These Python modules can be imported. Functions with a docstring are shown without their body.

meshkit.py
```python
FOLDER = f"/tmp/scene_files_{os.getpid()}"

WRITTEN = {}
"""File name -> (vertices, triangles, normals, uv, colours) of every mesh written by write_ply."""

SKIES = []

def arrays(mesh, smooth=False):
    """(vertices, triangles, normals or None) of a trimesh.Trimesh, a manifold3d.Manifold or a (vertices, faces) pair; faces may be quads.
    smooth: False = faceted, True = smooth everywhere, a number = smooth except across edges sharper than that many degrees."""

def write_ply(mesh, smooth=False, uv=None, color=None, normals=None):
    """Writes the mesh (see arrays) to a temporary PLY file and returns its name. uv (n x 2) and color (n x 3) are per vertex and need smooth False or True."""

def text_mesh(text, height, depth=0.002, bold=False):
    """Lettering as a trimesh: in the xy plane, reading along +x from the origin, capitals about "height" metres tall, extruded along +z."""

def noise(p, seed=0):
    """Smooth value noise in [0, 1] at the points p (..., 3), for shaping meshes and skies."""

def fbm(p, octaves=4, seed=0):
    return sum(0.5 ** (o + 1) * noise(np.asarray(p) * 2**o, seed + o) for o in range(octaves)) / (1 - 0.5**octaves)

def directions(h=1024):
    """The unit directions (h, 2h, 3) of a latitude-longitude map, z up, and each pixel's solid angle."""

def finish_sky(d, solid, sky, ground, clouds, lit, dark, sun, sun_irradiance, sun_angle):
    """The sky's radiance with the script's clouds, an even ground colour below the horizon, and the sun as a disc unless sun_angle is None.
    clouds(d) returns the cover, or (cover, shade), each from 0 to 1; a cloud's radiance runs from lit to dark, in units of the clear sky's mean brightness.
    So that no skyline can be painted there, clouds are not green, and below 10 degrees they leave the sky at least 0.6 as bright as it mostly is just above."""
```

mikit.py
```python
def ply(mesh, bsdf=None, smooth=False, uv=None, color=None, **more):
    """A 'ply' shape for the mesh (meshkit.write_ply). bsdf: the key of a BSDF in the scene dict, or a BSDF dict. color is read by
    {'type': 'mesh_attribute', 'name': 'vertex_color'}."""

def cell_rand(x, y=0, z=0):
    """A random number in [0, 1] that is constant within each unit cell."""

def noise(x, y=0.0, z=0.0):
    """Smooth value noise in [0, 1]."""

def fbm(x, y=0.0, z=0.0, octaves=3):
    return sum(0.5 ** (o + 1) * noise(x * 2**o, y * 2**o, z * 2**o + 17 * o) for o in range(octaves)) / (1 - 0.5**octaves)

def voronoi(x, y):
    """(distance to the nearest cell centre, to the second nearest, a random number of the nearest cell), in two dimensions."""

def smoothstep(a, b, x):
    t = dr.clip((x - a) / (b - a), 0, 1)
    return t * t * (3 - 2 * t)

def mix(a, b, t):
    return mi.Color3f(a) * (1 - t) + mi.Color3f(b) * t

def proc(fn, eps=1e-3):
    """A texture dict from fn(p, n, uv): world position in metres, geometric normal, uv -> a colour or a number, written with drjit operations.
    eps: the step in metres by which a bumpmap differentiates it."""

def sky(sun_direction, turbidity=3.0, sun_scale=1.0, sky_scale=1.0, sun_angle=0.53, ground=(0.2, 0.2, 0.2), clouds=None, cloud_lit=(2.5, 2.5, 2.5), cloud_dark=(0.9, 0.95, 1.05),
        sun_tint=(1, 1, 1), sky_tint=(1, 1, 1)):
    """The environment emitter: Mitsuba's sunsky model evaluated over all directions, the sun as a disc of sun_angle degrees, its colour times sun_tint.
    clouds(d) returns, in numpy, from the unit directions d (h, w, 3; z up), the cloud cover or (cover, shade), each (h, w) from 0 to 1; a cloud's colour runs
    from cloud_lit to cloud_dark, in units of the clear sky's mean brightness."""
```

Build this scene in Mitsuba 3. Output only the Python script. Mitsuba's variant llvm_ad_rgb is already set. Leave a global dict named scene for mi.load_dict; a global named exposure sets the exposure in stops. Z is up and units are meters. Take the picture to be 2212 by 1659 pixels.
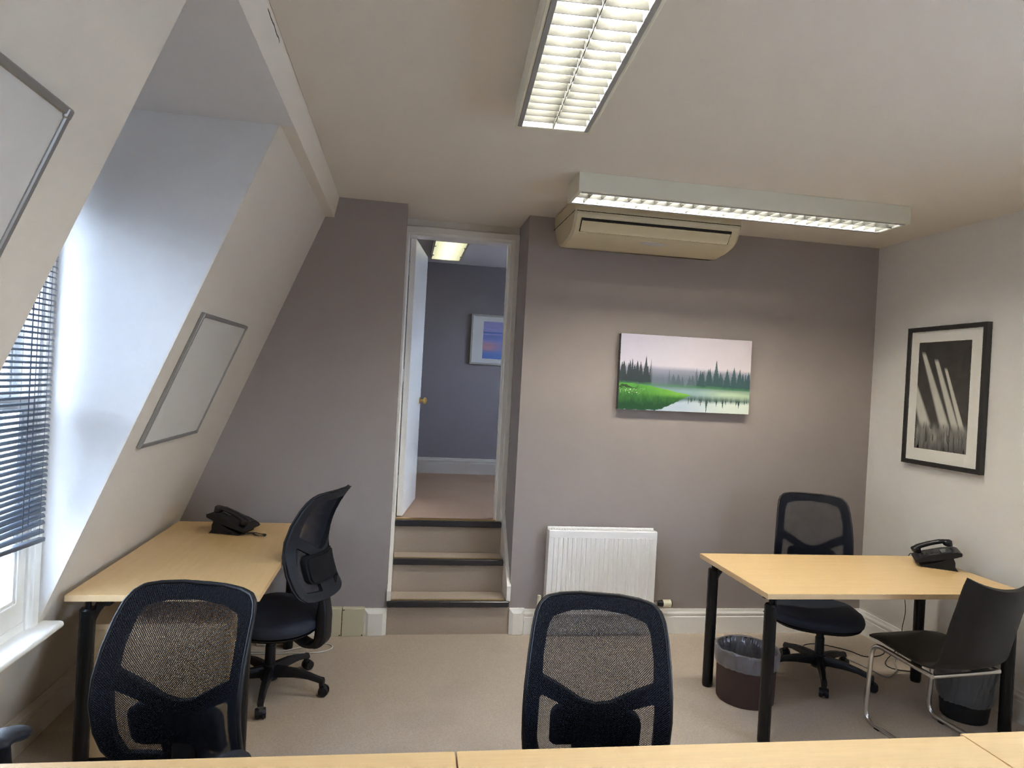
import math, random
import numpy as np
import trimesh
import drjit as dr
import mitsuba as mi
import mikit
import manifold3d as m3
from shapely.geometry import Polygon, LineString, MultiLineString, box as sbox
from shapely import affinity
from shapely.ops import unary_union

random.seed(7)
RNG = np.random.default_rng(7)
T = mi.ScalarTransform4f
scene, labels = {}, {}

# ------------------------------------------------------------------ camera, sky, exposure
YAW, PITCH, ROLL, ZC, FOC = 9.2387, -0.2355, 3.0982, 1.6538, 1443.74
exposure = 0.17


def camera_axes():
    a, b, c = (math.radians(v) for v in (YAW, PITCH, ROLL))
    fw = np.array([math.sin(a) * math.cos(b), math.cos(a) * math.cos(b), math.sin(b)])
    r = np.cross(fw, [0, 0, 1.0]); r /= np.linalg.norm(r)
    u = np.cross(r, fw)
    return fw, -math.sin(c) * r + math.cos(c) * u


FW, UP = camera_axes()
scene['camera'] = {'type': 'perspective', 'fov': math.degrees(2 * math.atan(1106 / FOC)), 'fov_axis': 'x', 'near_clip': 0.05, 'far_clip': 500.0,
                   'to_world': T().look_at(origin=[0, 0, ZC], target=[float(FW[0]), float(FW[1]), ZC + float(FW[2])], up=[float(v) for v in UP])}


def overcast(d):
    n = 0.78 + 0.12 * np.sin(3.1 * d[..., 0] + 1.0) * np.sin(2.3 * d[..., 1] - 0.6)
    return n, 0.25 + 0.15 * np.sin(2.0 * d[..., 1] + 4 * d[..., 2])


SKY = 138.0
scene['sky'] = mikit.sky([-0.5, 0.6, 0.75], turbidity=4.0, sun_scale=0.0, sky_scale=SKY, ground=(0.3, 0.3, 0.3), clouds=overcast,
                         cloud_lit=(0.98, 1.22, 1.62), cloud_dark=(0.78, 0.98, 1.32))
TUBE = (106.0, 101.0, 87.0)
HALL_LAMP = (2.1, 2.05, 1.15)

# ------------------------------------------------------------------ materials
P = {'type': 'principled'}


def mat(key, col, rough=0.6, two=False, spec=0.4, **kw):
    b = {'type': 'principled', 'base_color': {'type': 'rgb', 'value': list(col)} if not isinstance(col, dict) else col, 'roughness': rough, 'specular': spec, **kw}
    scene[key] = {'type': 'twosided', 'b': b} if two else b
    return key


def bump(key, bsdf, fn, scale, eps=1e-3):
    scene[key] = {'type': 'bumpmap', 't': mikit.proc(fn, eps), 'scale': scale, 'b': bsdf}
    return key


n3, fbm, smooth, mix = mikit.noise, mikit.fbm, mikit.smoothstep, mikit.mix


def paint(base, amt=0.05):
    def fn(p, n, uv):
        v = fbm(p.x * 3.1 + 5, p.y * 3.1, p.z * 3.1, 3)
        w = n3(p.x * 40, p.y * 40, p.z * 40)
        return mi.Color3f(base) * (1 + amt * (v - 0.5) + 0.02 * (w - 0.5))
    return fn


def plaster_relief(p, n, uv):
    return fbm(p.x * 28, p.y * 28, p.z * 28, 2) * 0.0012


CREAM = (0.63, 0.58, 0.50)
TAUPE = (0.285, 0.242, 0.216)
bump('mat_cream_paint', {'type': 'twosided', 'b': {'type': 'diffuse', 'reflectance': mikit.proc(paint(CREAM))}}, plaster_relief, 1.0, 4e-3)
bump('mat_pale_paint', {'type': 'twosided', 'b': {'type': 'diffuse', 'reflectance': mikit.proc(paint((0.70, 0.67, 0.62)))}}, plaster_relief, 1.0, 4e-3)
bump('mat_taupe_paint', {'type': 'twosided', 'b': {'type': 'diffuse', 'reflectance': mikit.proc(paint(TAUPE, 0.08))}}, plaster_relief, 0.7, 4e-3)
mat('mat_ceiling_paint', (0.64, 0.59, 0.515), 0.9, True, 0.1)
bump('mat_dormer_paint', {'type': 'twosided', 'b': {'type': 'diffuse', 'reflectance': mikit.proc(paint((0.62, 0.60, 0.575), 0.03))}}, plaster_relief, 1.0, 4e-3)
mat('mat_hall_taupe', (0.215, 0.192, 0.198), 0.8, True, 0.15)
mat('mat_hall_ceiling', (0.6, 0.58, 0.58), 0.9, True, 0.1)
mat('mat_white_gloss', (0.86, 0.85, 0.82), 0.32, True, 0.5)
mat('mat_window_white', (0.82, 0.82, 0.80), 0.35, True, 0.5)


def beam_paint(p, n, uv):
    base = mi.Color3f(CREAM) * (1 + 0.05 * (fbm(p.x * 4, p.y * 4, p.z * 4) - 0.5))
    line = 2.728 - 0.012 * n3(p.y * 7) - 0.006 * n3(p.y * 40)
    near = 1 - smooth(0.0015, 0.004, dr.abs(p.z - line))
    gap = smooth(0.50, 0.55, n3(p.y * 5.5 + 0.9))
    return mix(base, (0.09, 0.07, 0.05), near * gap)


mat('mat_beam_paint', mikit.proc(beam_paint), 0.85, True, 0.1)


def carpet_colour(p, n, uv):
    c = mix((0.375, 0.305, 0.240), (0.445, 0.370, 0.295), fbm(p.x * 2.2, p.y * 2.2, p.z * 2.2, 3))
    c = c * (0.86 + 0.28 * n3(p.x * 330, p.y * 330, p.z * 330))
    stain = smooth(0.62, 0.8, fbm(p.x * 3.7 + 9, p.y * 3.7 + 3, p.z * 5, 2))
    return c * (1 - 0.06 * stain)


def hall_dimmed_carpet(p, n, uv):  # same carpet, with the dim, warm cast of the hall multiplied into its colour
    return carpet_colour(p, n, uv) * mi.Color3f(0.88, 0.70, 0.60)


def carpet_relief(p, n, uv):
    return n3(p.x * 420, p.y * 420, p.z * 420) * 0.0016 + fbm(p.x * 60, p.y * 60, p.z * 60, 2) * 0.0015


bump('mat_carpet', {'type': 'twosided', 'b': {'type': 'principled', 'base_color': mikit.proc(carpet_colour), 'roughness': 0.95, 'specular': 0.05, 'sheen': 0.25}}, carpet_relief, 1.0)


bump('mat_hall_dimmed_carpet', {'type': 'twosided', 'b': {'type': 'principled', 'base_color': mikit.proc(hall_dimmed_carpet), 'roughness': 0.95, 'specular': 0.05, 'sheen': 0.2}}, carpet_relief, 1.0)


def maple_colour(p, n, uv):
    # uv.x runs along the grain in metres, uv.y across it
    g = 0.25 + 0.5 * fbm(uv.x * 2.2, uv.y * 46 + 1.6 * n3(uv.x * 1.4, uv.y * 5), 0.3, 3)
    f = n3(uv.x * 16, uv.y * 420)
    c = mix((0.565, 0.370, 0.165), (0.655, 0.455, 0.225), g)
    return c * (0.97 + 0.06 * f)


mat('mat_maple', mikit.proc(maple_colour), 0.38, False, 0.45)
mat('mat_maple_edge', (0.56, 0.38, 0.20), 0.45)
mat('mat_maple_pale', (0.72, 0.54, 0.32), 0.45)
mat('mat_black_metal', (0.004, 0.004, 0.004), 0.28, False, 0.2)
mat('mat_black_plastic', (0.006, 0.006, 0.007), 0.42, True, 0.22)
mat('mat_black_gloss', (0.006, 0.006, 0.007), 0.22, True, 0.4)
mat('mat_frame_plastic', (0.009, 0.010, 0.013), 0.55, True, 0.2)
mat('mat_mesh_fabric', (0.010, 0.012, 0.019), 0.7, True, 0.15)
mat('mat_pad', (0.006, 0.006, 0.007), 0.8, True, 0.1)


def weave(p, n, uv):
    return n3(p.x * 700, p.y * 700, p.z * 700) * 0.0006


bump('mat_seat_fabric', {'type': 'twosided', 'b': {'type': 'principled', 'base_color': {'type': 'rgb', 'value': [0.014, 0.017, 0.025]}, 'roughness': 0.7, 'specular': 0.25, 'sheen': 0.3}}, weave, 1.0)
mat('mat_leather', (0.009, 0.0075, 0.006), 0.42, True, 0.22)
mat('mat_chrome', (0.72, 0.70, 0.66), 0.22, True, 0.5, metallic=1.0)
mat('mat_steel', (0.45, 0.44, 0.42), 0.35, True, 0.5, metallic=1.0)
mat('mat_brass', (0.72, 0.50, 0.18), 0.25, True, 0.5, metallic=1.0)
mat('mat_nosing_brass', (0.30, 0.21, 0.10), 0.35, True, 0.5, metallic=0.8)
mat('mat_nosing_black', (0.010, 0.010, 0.013), 0.28, True, 0.5)
mat('mat_radiator', (0.84, 0.83, 0.82), 0.35, True, 0.5)
mat('mat_ac', (0.52, 0.44, 0.285), 0.45, True, 0.4)
mat('mat_dark_gap', (0.008, 0.008, 0.008), 0.8, True, 0.2)
mat('mat_badge', (0.45, 0.43, 0.40), 0.35, True, 0.5)
mat('mat_light_housing', (0.66, 0.64, 0.53), 0.5, True, 0.4)
mat('mat_light_trim', (0.36, 0.37, 0.37), 0.4, True, 0.5, metallic=0.6)
mat('mat_reflector', (0.86, 0.86, 0.83), 0.4, True, 0.5)
mat('mat_blade', (0.036, 0.036, 0.033), 0.5, True, 0.2)
mat('mat_blade_grey', (0.010, 0.010, 0.009), 0.5, True, 0.2)
mat('mat_plate', (0.58, 0.55, 0.40), 0.5, True, 0.4)
mat('mat_whiteboard', (0.62, 0.615, 0.59), 0.25, True, 0.5)
mat('mat_whiteboard_frame', (0.30, 0.29, 0.27), 0.4, True, 0.5, metallic=0.7)
mat('mat_frame_black', (0.010, 0.010, 0.010), 0.35, True, 0.5)
mat('mat_mount', (0.72, 0.70, 0.64), 0.8, True, 0.2)
mat('mat_mount_white', (0.80, 0.80, 0.82), 0.8, True, 0.2)
mat('mat_bin_brown', (0.028, 0.014, 0.011), 0.55, True, 0.25)
mat('mat_bin_black', (0.007, 0.007, 0.007), 0.5, True, 0.25)
mat('mat_cable_white', (0.55, 0.54, 0.50), 0.5, True)
mat('mat_cable_grey', (0.28, 0.28, 0.27), 0.5, True)
mat('mat_cream_plastic', (0.70, 0.66, 0.50), 0.4, True)
mat('mat_screen', (0.05, 0.055, 0.055), 0.2, True, 0.6)
mat('mat_key', (0.016, 0.016, 0.017), 0.45, True)
mat('mat_stucco', (0.80, 0.80, 0.78), 0.9, True, 0.1)
mat('mat_slate', (0.12, 0.13, 0.15), 0.8, True, 0.2)
mat('mat_far_pane', (0.05, 0.06, 0.08), 0.15, True, 0.6)
mat('mat_slat', (0.050, 0.062, 0.080), 0.33, True, 0.6, metallic=0.2)
mat('mat_cord', (0.03, 0.035, 0.05), 0.6, True)
mat('mat_canvas_side', (0.05, 0.055, 0.055), 0.7, True)
scene['mat_glass'] = {'type': 'thindielectric', 'int_ior': 1.5}
scene['mat_liner'] = {'type': 'principledthin', 'base_color': {'type': 'rgb', 'value': [0.90, 0.91, 0.95]}, 'roughness': 0.16, 'spec_trans': 0.80, 'diff_trans': 0.6, 'eta': 1.45}
scene['mat_liner_clear'] = {'type': 'principledthin', 'base_color': {'type': 'rgb', 'value': [0.84, 0.87, 0.90]}, 'roughness': 0.15, 'spec_trans': 0.86, 'diff_trans': 0.5, 'eta': 1.45}


# ---- flat prints (uv 0..1 over the print, v up)
def conifers(u, v, count, seed, base, lo, hi, width, jag=0.5):
    """1 inside a row of conifers standing on v = base."""
    cover = mi.Float(0)
    i = dr.floor(u * count)
    for k in (-1, 0, 1):
        j = i + k
        c = (j + 0.5 + 0.7 * (mikit.cell_rand(j, seed) - 0.5)) / count
        h = lo + (hi - lo) * mikit.cell_rand(j, seed, 5) * mikit.cell_rand(j, seed, 9)
        w = width * (0.6 + 0.8 * mikit.cell_rand(j, seed, 3))
        y = (h - (v - base)) / dr.maximum(h, 1e-3)
        half = w * dr.clip(y, 0, 1) * (1 - jag * mikit.cell_rand(dr.floor(v * 110), j, seed))
        cover = dr.maximum(cover, dr.select((dr.abs(u - c) < half + 0.0008) & (y > 0) & (v > base - 0.02), 1.0, 0.0))
    return cover


def lake_print(p, n, uv):
    u, v = uv.x, uv.y
    sky = mix((0.55, 0.51, 0.58), (0.62, 0.55, 0.56), u)
    sky = mix(sky, (0.52, 0.49, 0.58), smooth(0.6, 0.0, u) * smooth(0.6, 1.0, v) * 0.6)
    c = sky
    # far hill in mist
    hill = 0.585 - 0.03 * u + 0.02 * fbm(u * 9, 2.0)
    c = mix(c, mix((0.075, 0.10, 0.135), (0.27, 0.27, 0.33), smooth(0.40, 0.62, v)), smooth(hill + 0.03, hill - 0.05, v) * 0.92)
    c = mix(c, (0.055, 0.085, 0.09), conifers(u, v, 26, 11, 0.35, 0.12, 0.25, 0.026, 0.35) * smooth(0.30, 0.42, u) * 0.7)
    right = conifers(u, v, 20, 4, 0.32, 0.22, 0.46, 0.032, 0.4) * smooth(0.555, 0.60, u)
    right = dr.maximum(right, conifers(u, v, 34, 8, 0.32, 0.20, 0.31, 0.028, 0.35) * smooth(0.555, 0.60, u))
    c = mix(c, mix((0.022, 0.045, 0.045), (0.032, 0.070, 0.070), u), right * 0.93)
    left = conifers(u, v, 24, 21, 0.36, 0.28, 0.46, 0.034, 0.35) * smooth(0.245, 0.225, u)
    left = dr.maximum(left, conifers(u, v, 40, 23, 0.36, 0.22, 0.33, 0.028, 0.3) * smooth(0.25, 0.23, u))
    c = mix(c, (0.022, 0.030, 0.032), left * 0.95)
    # shrubs on the far bank
    shore = 0.345 - 0.03 * u
    shrub = smooth(shore + 0.06, shore + 0.01, v + 0.03 * fbm(u * 30, v * 10))
    c = mix(c, (0.06, 0.19, 0.07), shrub * 0.7)
    # water
    water = smooth(shore + 0.005, shore - 0.012, v)
    refl = mix((0.055, 0.095, 0.085), (0.09, 0.16, 0.13), u)
    sk = mix((0.42, 0.49, 0.56), (0.60, 0.66, 0.56), smooth(0.45, 0.9, u))
    m = 2 * 0.305 - 0.03 * u - v
    trees = conifers(u, m, 22, 4, 0.31, 0.14, 0.34, 0.016, 0.6) * smooth(0.50, 0.53, u)
    trees = dr.maximum(trees, conifers(u, m, 34, 8, 0.31, 0.12, 0.22, 0.02) * smooth(0.5, 0.54, u))
    w = mix(refl, sk, smooth(0.185, 0.12, v + 0.02 * fbm(u * 24, 1.0)))
    w = mix(w, (0.035, 0.065, 0.06), trees * smooth(0.27, 0.2, v))
    mist = smooth(0.10, 0.0, dr.abs(v - (0.275 - 0.03 * u))) * (0.55 + 0.45 * fbm(u * 7, v * 22))
    w = mix(w, mix((0.30, 0.42, 0.44), (0.52, 0.64, 0.42), smooth(0.5, 0.9, u)), mist * 0.85)
    c = mix(c, w, water)
    # grass bank
    top = 0.345 - 0.13 * smooth(0.12, 0.66, u) - 0.012 * n3(u * 30)
    top = dr.select(u < 0.12, 0.35 + 0.0 * u, top)
    low = 0.235 - 0.25 * smooth(0.62, 0.25, u) + 0.03 * fbm(u * 40, 3.0)
    bank = smooth(top + 0.006, top - 0.006, v) * smooth(low - 0.006, low + 0.01, v) * smooth(0.645, 0.625, u)
    g = mix((0.015, 0.055, 0.022), (0.075, 0.25, 0.04), smooth(0.06, 0.36, v - 0.05 + 0.10 * fbm(u * 60, v * 14)))
    g = mix(g, (0.17, 0.40, 0.06), smooth(0.12, 0.50, u) * smooth(0.17, 0.24, v) * 0.85)
    flowers = smooth(0.74, 0.80, n3(u * 160, v * 120)) * smooth(0.24, 0.05, u) * smooth(0.19, 0.24, v) * smooth(0.31, 0.27, v)
    g = mix(g, (0.70, 0.72, 0.55), flowers)
    rock = smooth(0.50, 0.58, fbm(u * 26, v * 40)) * smooth(0.17, 0.10, u) * smooth(0.27, 0.29, v)
    g = mix(g, (0.02, 0.02, 0.018), rock * 0.85)
    return mix(c, g, bank)


def mono_print(p, n, uv):
    u, v = uv.x, uv.y
    c = mix((0.050, 0.045, 0.040), (0.028, 0.025, 0.023), smooth(0.3, 1.0, v))
    c = c * (0.8 + 0.4 * fbm(u * 10, v * 16, 2.0))
    for k, (top_u, top_v, drift, w0, w1) in enumerate(((-0.22, 0.80, 0.44, 0.06, 0.15), (0.10, 0.90, 0.50, 0.05, 0.12), (0.36, 0.83, 0.43, 0.05, 0.09), (0.55, 0.75, 0.36, 0.035, 0.06))):
        d = dr.clip((top_v - v) / (top_v - 0.20), -0.2, 1.2)
        centre = top_u + drift * d
        half = w0 + (w1 - w0) * d
        band = smooth(half, half * 0.45, dr.abs(u - centre)) * smooth(-0.03, 0.05, d) * smooth(1.10, 0.9, d)
        c = mix(c, mi.Color3f(0.56, 0.54, 0.47), band * (0.95 - 0.12 * fbm(u * 20, v * 10)))
    floor = smooth(0.28, 0.16, v)
    c = mix(c, mi.Color3f(0.20, 0.19, 0.165) * (0.25 + 1.5 * fbm(u * 26, v * 9)), floor * 0.85)
    c = mix(c, (0.035, 0.032, 0.03), smooth(0.12, 0.0, v) * 0.6 + smooth(0.70, 0.78, n3(u * 44, v * 9)) * smooth(0.3, 0.2, v) * 0.7)
    return c


def sea_print(p, n, uv):
    u, v = uv.x, uv.y
    c = mix((0.30, 0.34, 0.66), (0.36, 0.34, 0.62), v)
    c = mix(c, (0.11, 0.20, 0.52), smooth(0.74, 0.70, v) * smooth(0.66, 0.70, v) * smooth(1.2, 0.2, u) + smooth(0.66, 0.62, v) * smooth(0.4, 0.62, v) * 0.6)
    c = mix(c, (0.09, 0.22, 0.56), smooth(0.60, 0.0, v) * 0.75)
    c = mix(c, (0.55, 0.33, 0.42), smooth(0.5, 0.1, u) * smooth(0.13, 0.30, v) * smooth(0.52, 0.36, v))
    return c * (0.9 + 0.2 * fbm(u * 5, v * 50))


mat('mat_lake_print', mikit.proc(lake_print), 0.75, True, 0.2)
mat('mat_mono_print', mikit.proc(mono_print), 0.6, True, 0.2)
mat('mat_sea_print', mikit.proc(sea_print), 0.6, True, 0.2)


# ------------------------------------------------------------------ mesh helpers
def cat(ms):
    return trimesh.util.concatenate(ms)


def hull(pts):
    return trimesh.Trimesh(np.asarray(pts, float), process=False).convex_hull


def box(x0, x1, y0, y1, z0, z1, b=0.0):
    if b <= 0:
        m = trimesh.creation.box((x1 - x0, y1 - y0, z1 - z0))
        m.apply_translation(((x0 + x1) / 2, (y0 + y1) / 2, (z0 + z1) / 2))
        return m
    b = min(b, (x1 - x0) / 2.01, (y1 - y0) / 2.01, (z1 - z0) / 2.01)
    pts = []
    for sx in (0, 1):
        for sy in (0, 1):
            for sz in (0, 1):
                c = np.array([(x0, x1)[sx], (y0, y1)[sy], (z0, z1)[sz]])
                d = np.array([(b, -b)[sx], (b, -b)[sy], (b, -b)[sz]])
                for k in range(3):
                    q = c + d; q[k] = c[k]; pts.append(q)
    return hull(pts)


def rbox(x0, x1, y0, y1, z0, z1, r, n=8):
    """Rounded box: hull of spheres."""
    s = trimesh.creation.icosphere(2, r).vertices if n > 6 else trimesh.creation.icosphere(1, r).vertices
    return hull(np.vstack([s + [x, y, z] for x in (x0 + r, x1 - r) for y in (y0 + r, y1 - r) for z in (z0 + r, z1 - r)]))


def frame_of(d):
    d = np.asarray(d, float) / np.linalg.norm(d)
    a = np.cross(d, [0, 0, 1.0] if abs(d[2]) < 0.9 else [1.0, 0, 0]); a /= np.linalg.norm(a)
    return d, a, np.cross(d, a)


def cyl(p0, p1, r0, r1=None, n=20):
    r1 = r0 if r1 is None else r1
    p0, p1 = np.asarray(p0, float), np.asarray(p1, float)
    _, a, b = frame_of(p1 - p0)
    t = np.arange(n) * 2 * np.pi / n
    ring = np.cos(t)[:, None] * a + np.sin(t)[:, None] * b
    v = np.vstack([p0 + ring * r0, p1 + ring * r1, [p0], [p1]])
    i = np.arange(n); j = (i + 1) % n
    f = np.vstack([np.c_[i, j, j + n], np.c_[i, j + n, i + n], np.c_[j, i, i * 0 + 2 * n], np.c_[i + n, j + n, i * 0 + 2 * n + 1]])
    m = trimesh.Trimesh(v, f, process=False); m.fix_normals()
    return m


def tube(path, r, n=10, closed=False):
    p = np.asarray(path, float)
    r = np.broadcast_to(r, (len(p),))
    t = np.roll(p, -1, 0) - np.roll(p, 1, 0) if closed else np.gradient(p, axis=0)
    t /= np.linalg.norm(t, axis=1, keepdims=True) + 1e-12
    a = np.cross(t[0], [0, 0, 1.0] if abs(t[0][2]) < 0.9 else [1.0, 0, 0]); a /= np.linalg.norm(a)
    A = []
    for k in range(len(p)):
        a = a - t[k] * (a @ t[k]); a /= np.linalg.norm(a); A.append(a)
    A = np.array(A); B = np.cross(t, A)
    ang = np.arange(n) * 2 * np.pi / n
    v = (p[:, None] + r[:, None, None] * (np.cos(ang)[None, :, None] * A[:, None] + np.sin(ang)[None, :, None] * B[:, None])).reshape(-1, 3)
    f = []
    L = len(p) if closed else len(p) - 1
    for i in range(L):
        q = (i + 1) % len(p)
        for j in range(n):
            k = (j + 1) % n
            f += [[i * n + j, i * n + k, q * n + k], [i * n + j, q * n + k, q * n + j]]
    if not closed:
        v = np.vstack([v, p[:1], p[-1:]])
        c0, c1, e = len(v) - 2, len(v) - 1, (len(p) - 1) * n
        for j in range(n):
            k = (j + 1) % n
            f += [[j, c0, k], [e + j, e + k, c1]]
    m = trimesh.Trimesh(v, np.array(f)[:, ::-1], process=False); m.fix_normals()
    return m


def spline(pts, n=24):
    from scipy.interpolate import CubicSpline
    p = np.asarray(pts, float)
    d = np.r_[0, np.cumsum(np.linalg.norm(np.diff(p, axis=0), axis=1))]
    return CubicSpline(d, p)(np.linspace(0, d[-1], n))


def fillet(pts, r, n=6):
    """A polyline with its inner corners rounded."""
    p = [np.asarray(q, float) for q in pts]
    out = [p[0]]
    for a, b, c in zip(p, p[1:], p[2:]):
        u, w = (a - b) / np.linalg.norm(a - b), (c - b) / np.linalg.norm(c - b)
        k = min(r, 0.49 * np.linalg.norm(a - b), 0.49 * np.linalg.norm(c - b))
        s, e = b + u * k, b + w * k
        for t in np.linspace(0, 1, n):
            out.append((1 - t) ** 2 * s + 2 * t * (1 - t) * b + t * t * e)
    return np.array(out + [p[-1]])


def extrude(poly, h0, h1, axes='xyz'):
    """A shapely polygon (or list of points) extruded from h0 to h1; axes says which world axes its x, its y and the extrusion take."""
    if not hasattr(poly, 'exterior'):
        poly = Polygon(poly)
    rings = [np.asarray(poly.exterior.coords)[:-1]] + [np.asarray(i.coords)[:-1] for i in poly.interiors]
    cs = m3.CrossSection([r.tolist() for r in rings], m3.FillRule.EvenOdd)
    me = m3.Manifold.extrude(cs, h1 - h0).to_mesh()
    v, f = np.array(me.vert_properties[:, :3], float), np.array(me.tri_verts)
    v[:, 2] += h0
    w = np.zeros_like(v)
    for k, a in enumerate(axes):
        w[:, 'xyz'.index(a)] = v[:, k]
    m = trimesh.Trimesh(w, f, process=False); m.fix_normals()
    return m


def lathe(prof, n=32, cx=0.0, cy=0.0, cz=0.0):
    prof = np.asarray(prof, float)
    t = np.arange(n) * 2 * np.pi / n
    v = np.stack([prof[:, None, 0] * np.cos(t), prof[:, None, 0] * np.sin(t), np.repeat(prof[:, 1:2], n, 1)], -1).reshape(-1, 3) + [cx, cy, cz]
    f = []
    for i in range(len(prof) - 1):
        for j in range(n):
            k = (j + 1) % n
            f += [[i * n + j, i * n + k, (i + 1) * n + k], [i * n + j, (i + 1) * n + k, (i + 1) * n + j]]
    return trimesh.Trimesh(v, f, process=False)


def grid(fn, nu, nv, closed_u=False):
    """Surface from fn(u, v) arrays on a grid of the unit square."""
    u, v = np.meshgrid(np.linspace(0, 1, nu), np.linspace(0, 1, nv), indexing='ij')
    p = fn(u, v).reshape(-1, 3)
    i, j = np.meshgrid(np.arange(nu - 1), np.arange(nv - 1), indexing='ij')
    a = i * nv + j
    f = np.stack([a, a + nv, a + nv + 1, a + 1], -1).reshape(-1, 4)
    return trimesh.Trimesh(p, np.vstack([f[:, [0, 1, 2]], f[:, [0, 2, 3]]]), process=False)


def quad(p, uvs=((0, 0), (1, 0), (1, 1), (0, 1))):
    return (np.array(p, float), np.array([[0, 1, 2], [0, 2, 3]])), np.array(uvs, float)


def moved(m, dx=0, dy=0, dz=0):
    m = m.copy(); m.apply_translation((dx, dy, dz)); return m


def xf(m, to_world):
    m = m.copy(); m.apply_transform(np.array(to_world.matrix, float)); return m


# ------------------------------------------------------------------ scene entries
def free(key):
    if key not in scene and not any(k.startswith(key + '__') for k in scene):
        return key
    k = 1
    while f'{key}_{k:03d}' in scene or any(q.startswith(f'{key}_{k:03d}__') for q in scene):
        k += 1
    return f'{key}_{k:03d}'


def put(key, mesh, bsdf, smooth=False, parent=None, to_world=None, label=None, cat_=None, group=None, kind=None, **more):
    key = free(f'{parent}__{key}' if parent else key)
    d = dict(mesh) if isinstance(mesh, dict) else mikit.ply(mesh, bsdf, smooth=smooth, **more)
    if to_world is not None:
        d['to_world'] = to_world
    scene[key] = d
    say(key, label, cat_, group, kind)
    return key


def say(key, label=None, cat_=None, group=None, kind=None):
    e = {k: v for k, v in (('label', label), ('category', cat_), ('group', group), ('kind', kind)) if v}
    if e:
        labels[key] = {**labels.get(key, {}), **e}


def thing(key, label, category, group=None):
    key = free(key)
    say(key, label, category, group)
    scene_reserved.add(key)
    return key


scene_reserved = set()


def struct(key, mesh, bsdf, label, smooth=False, parent=None, **more):
    return put(key, mesh, bsdf, smooth, parent, label=label, kind=None if parent else 'structure', **more)


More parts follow.
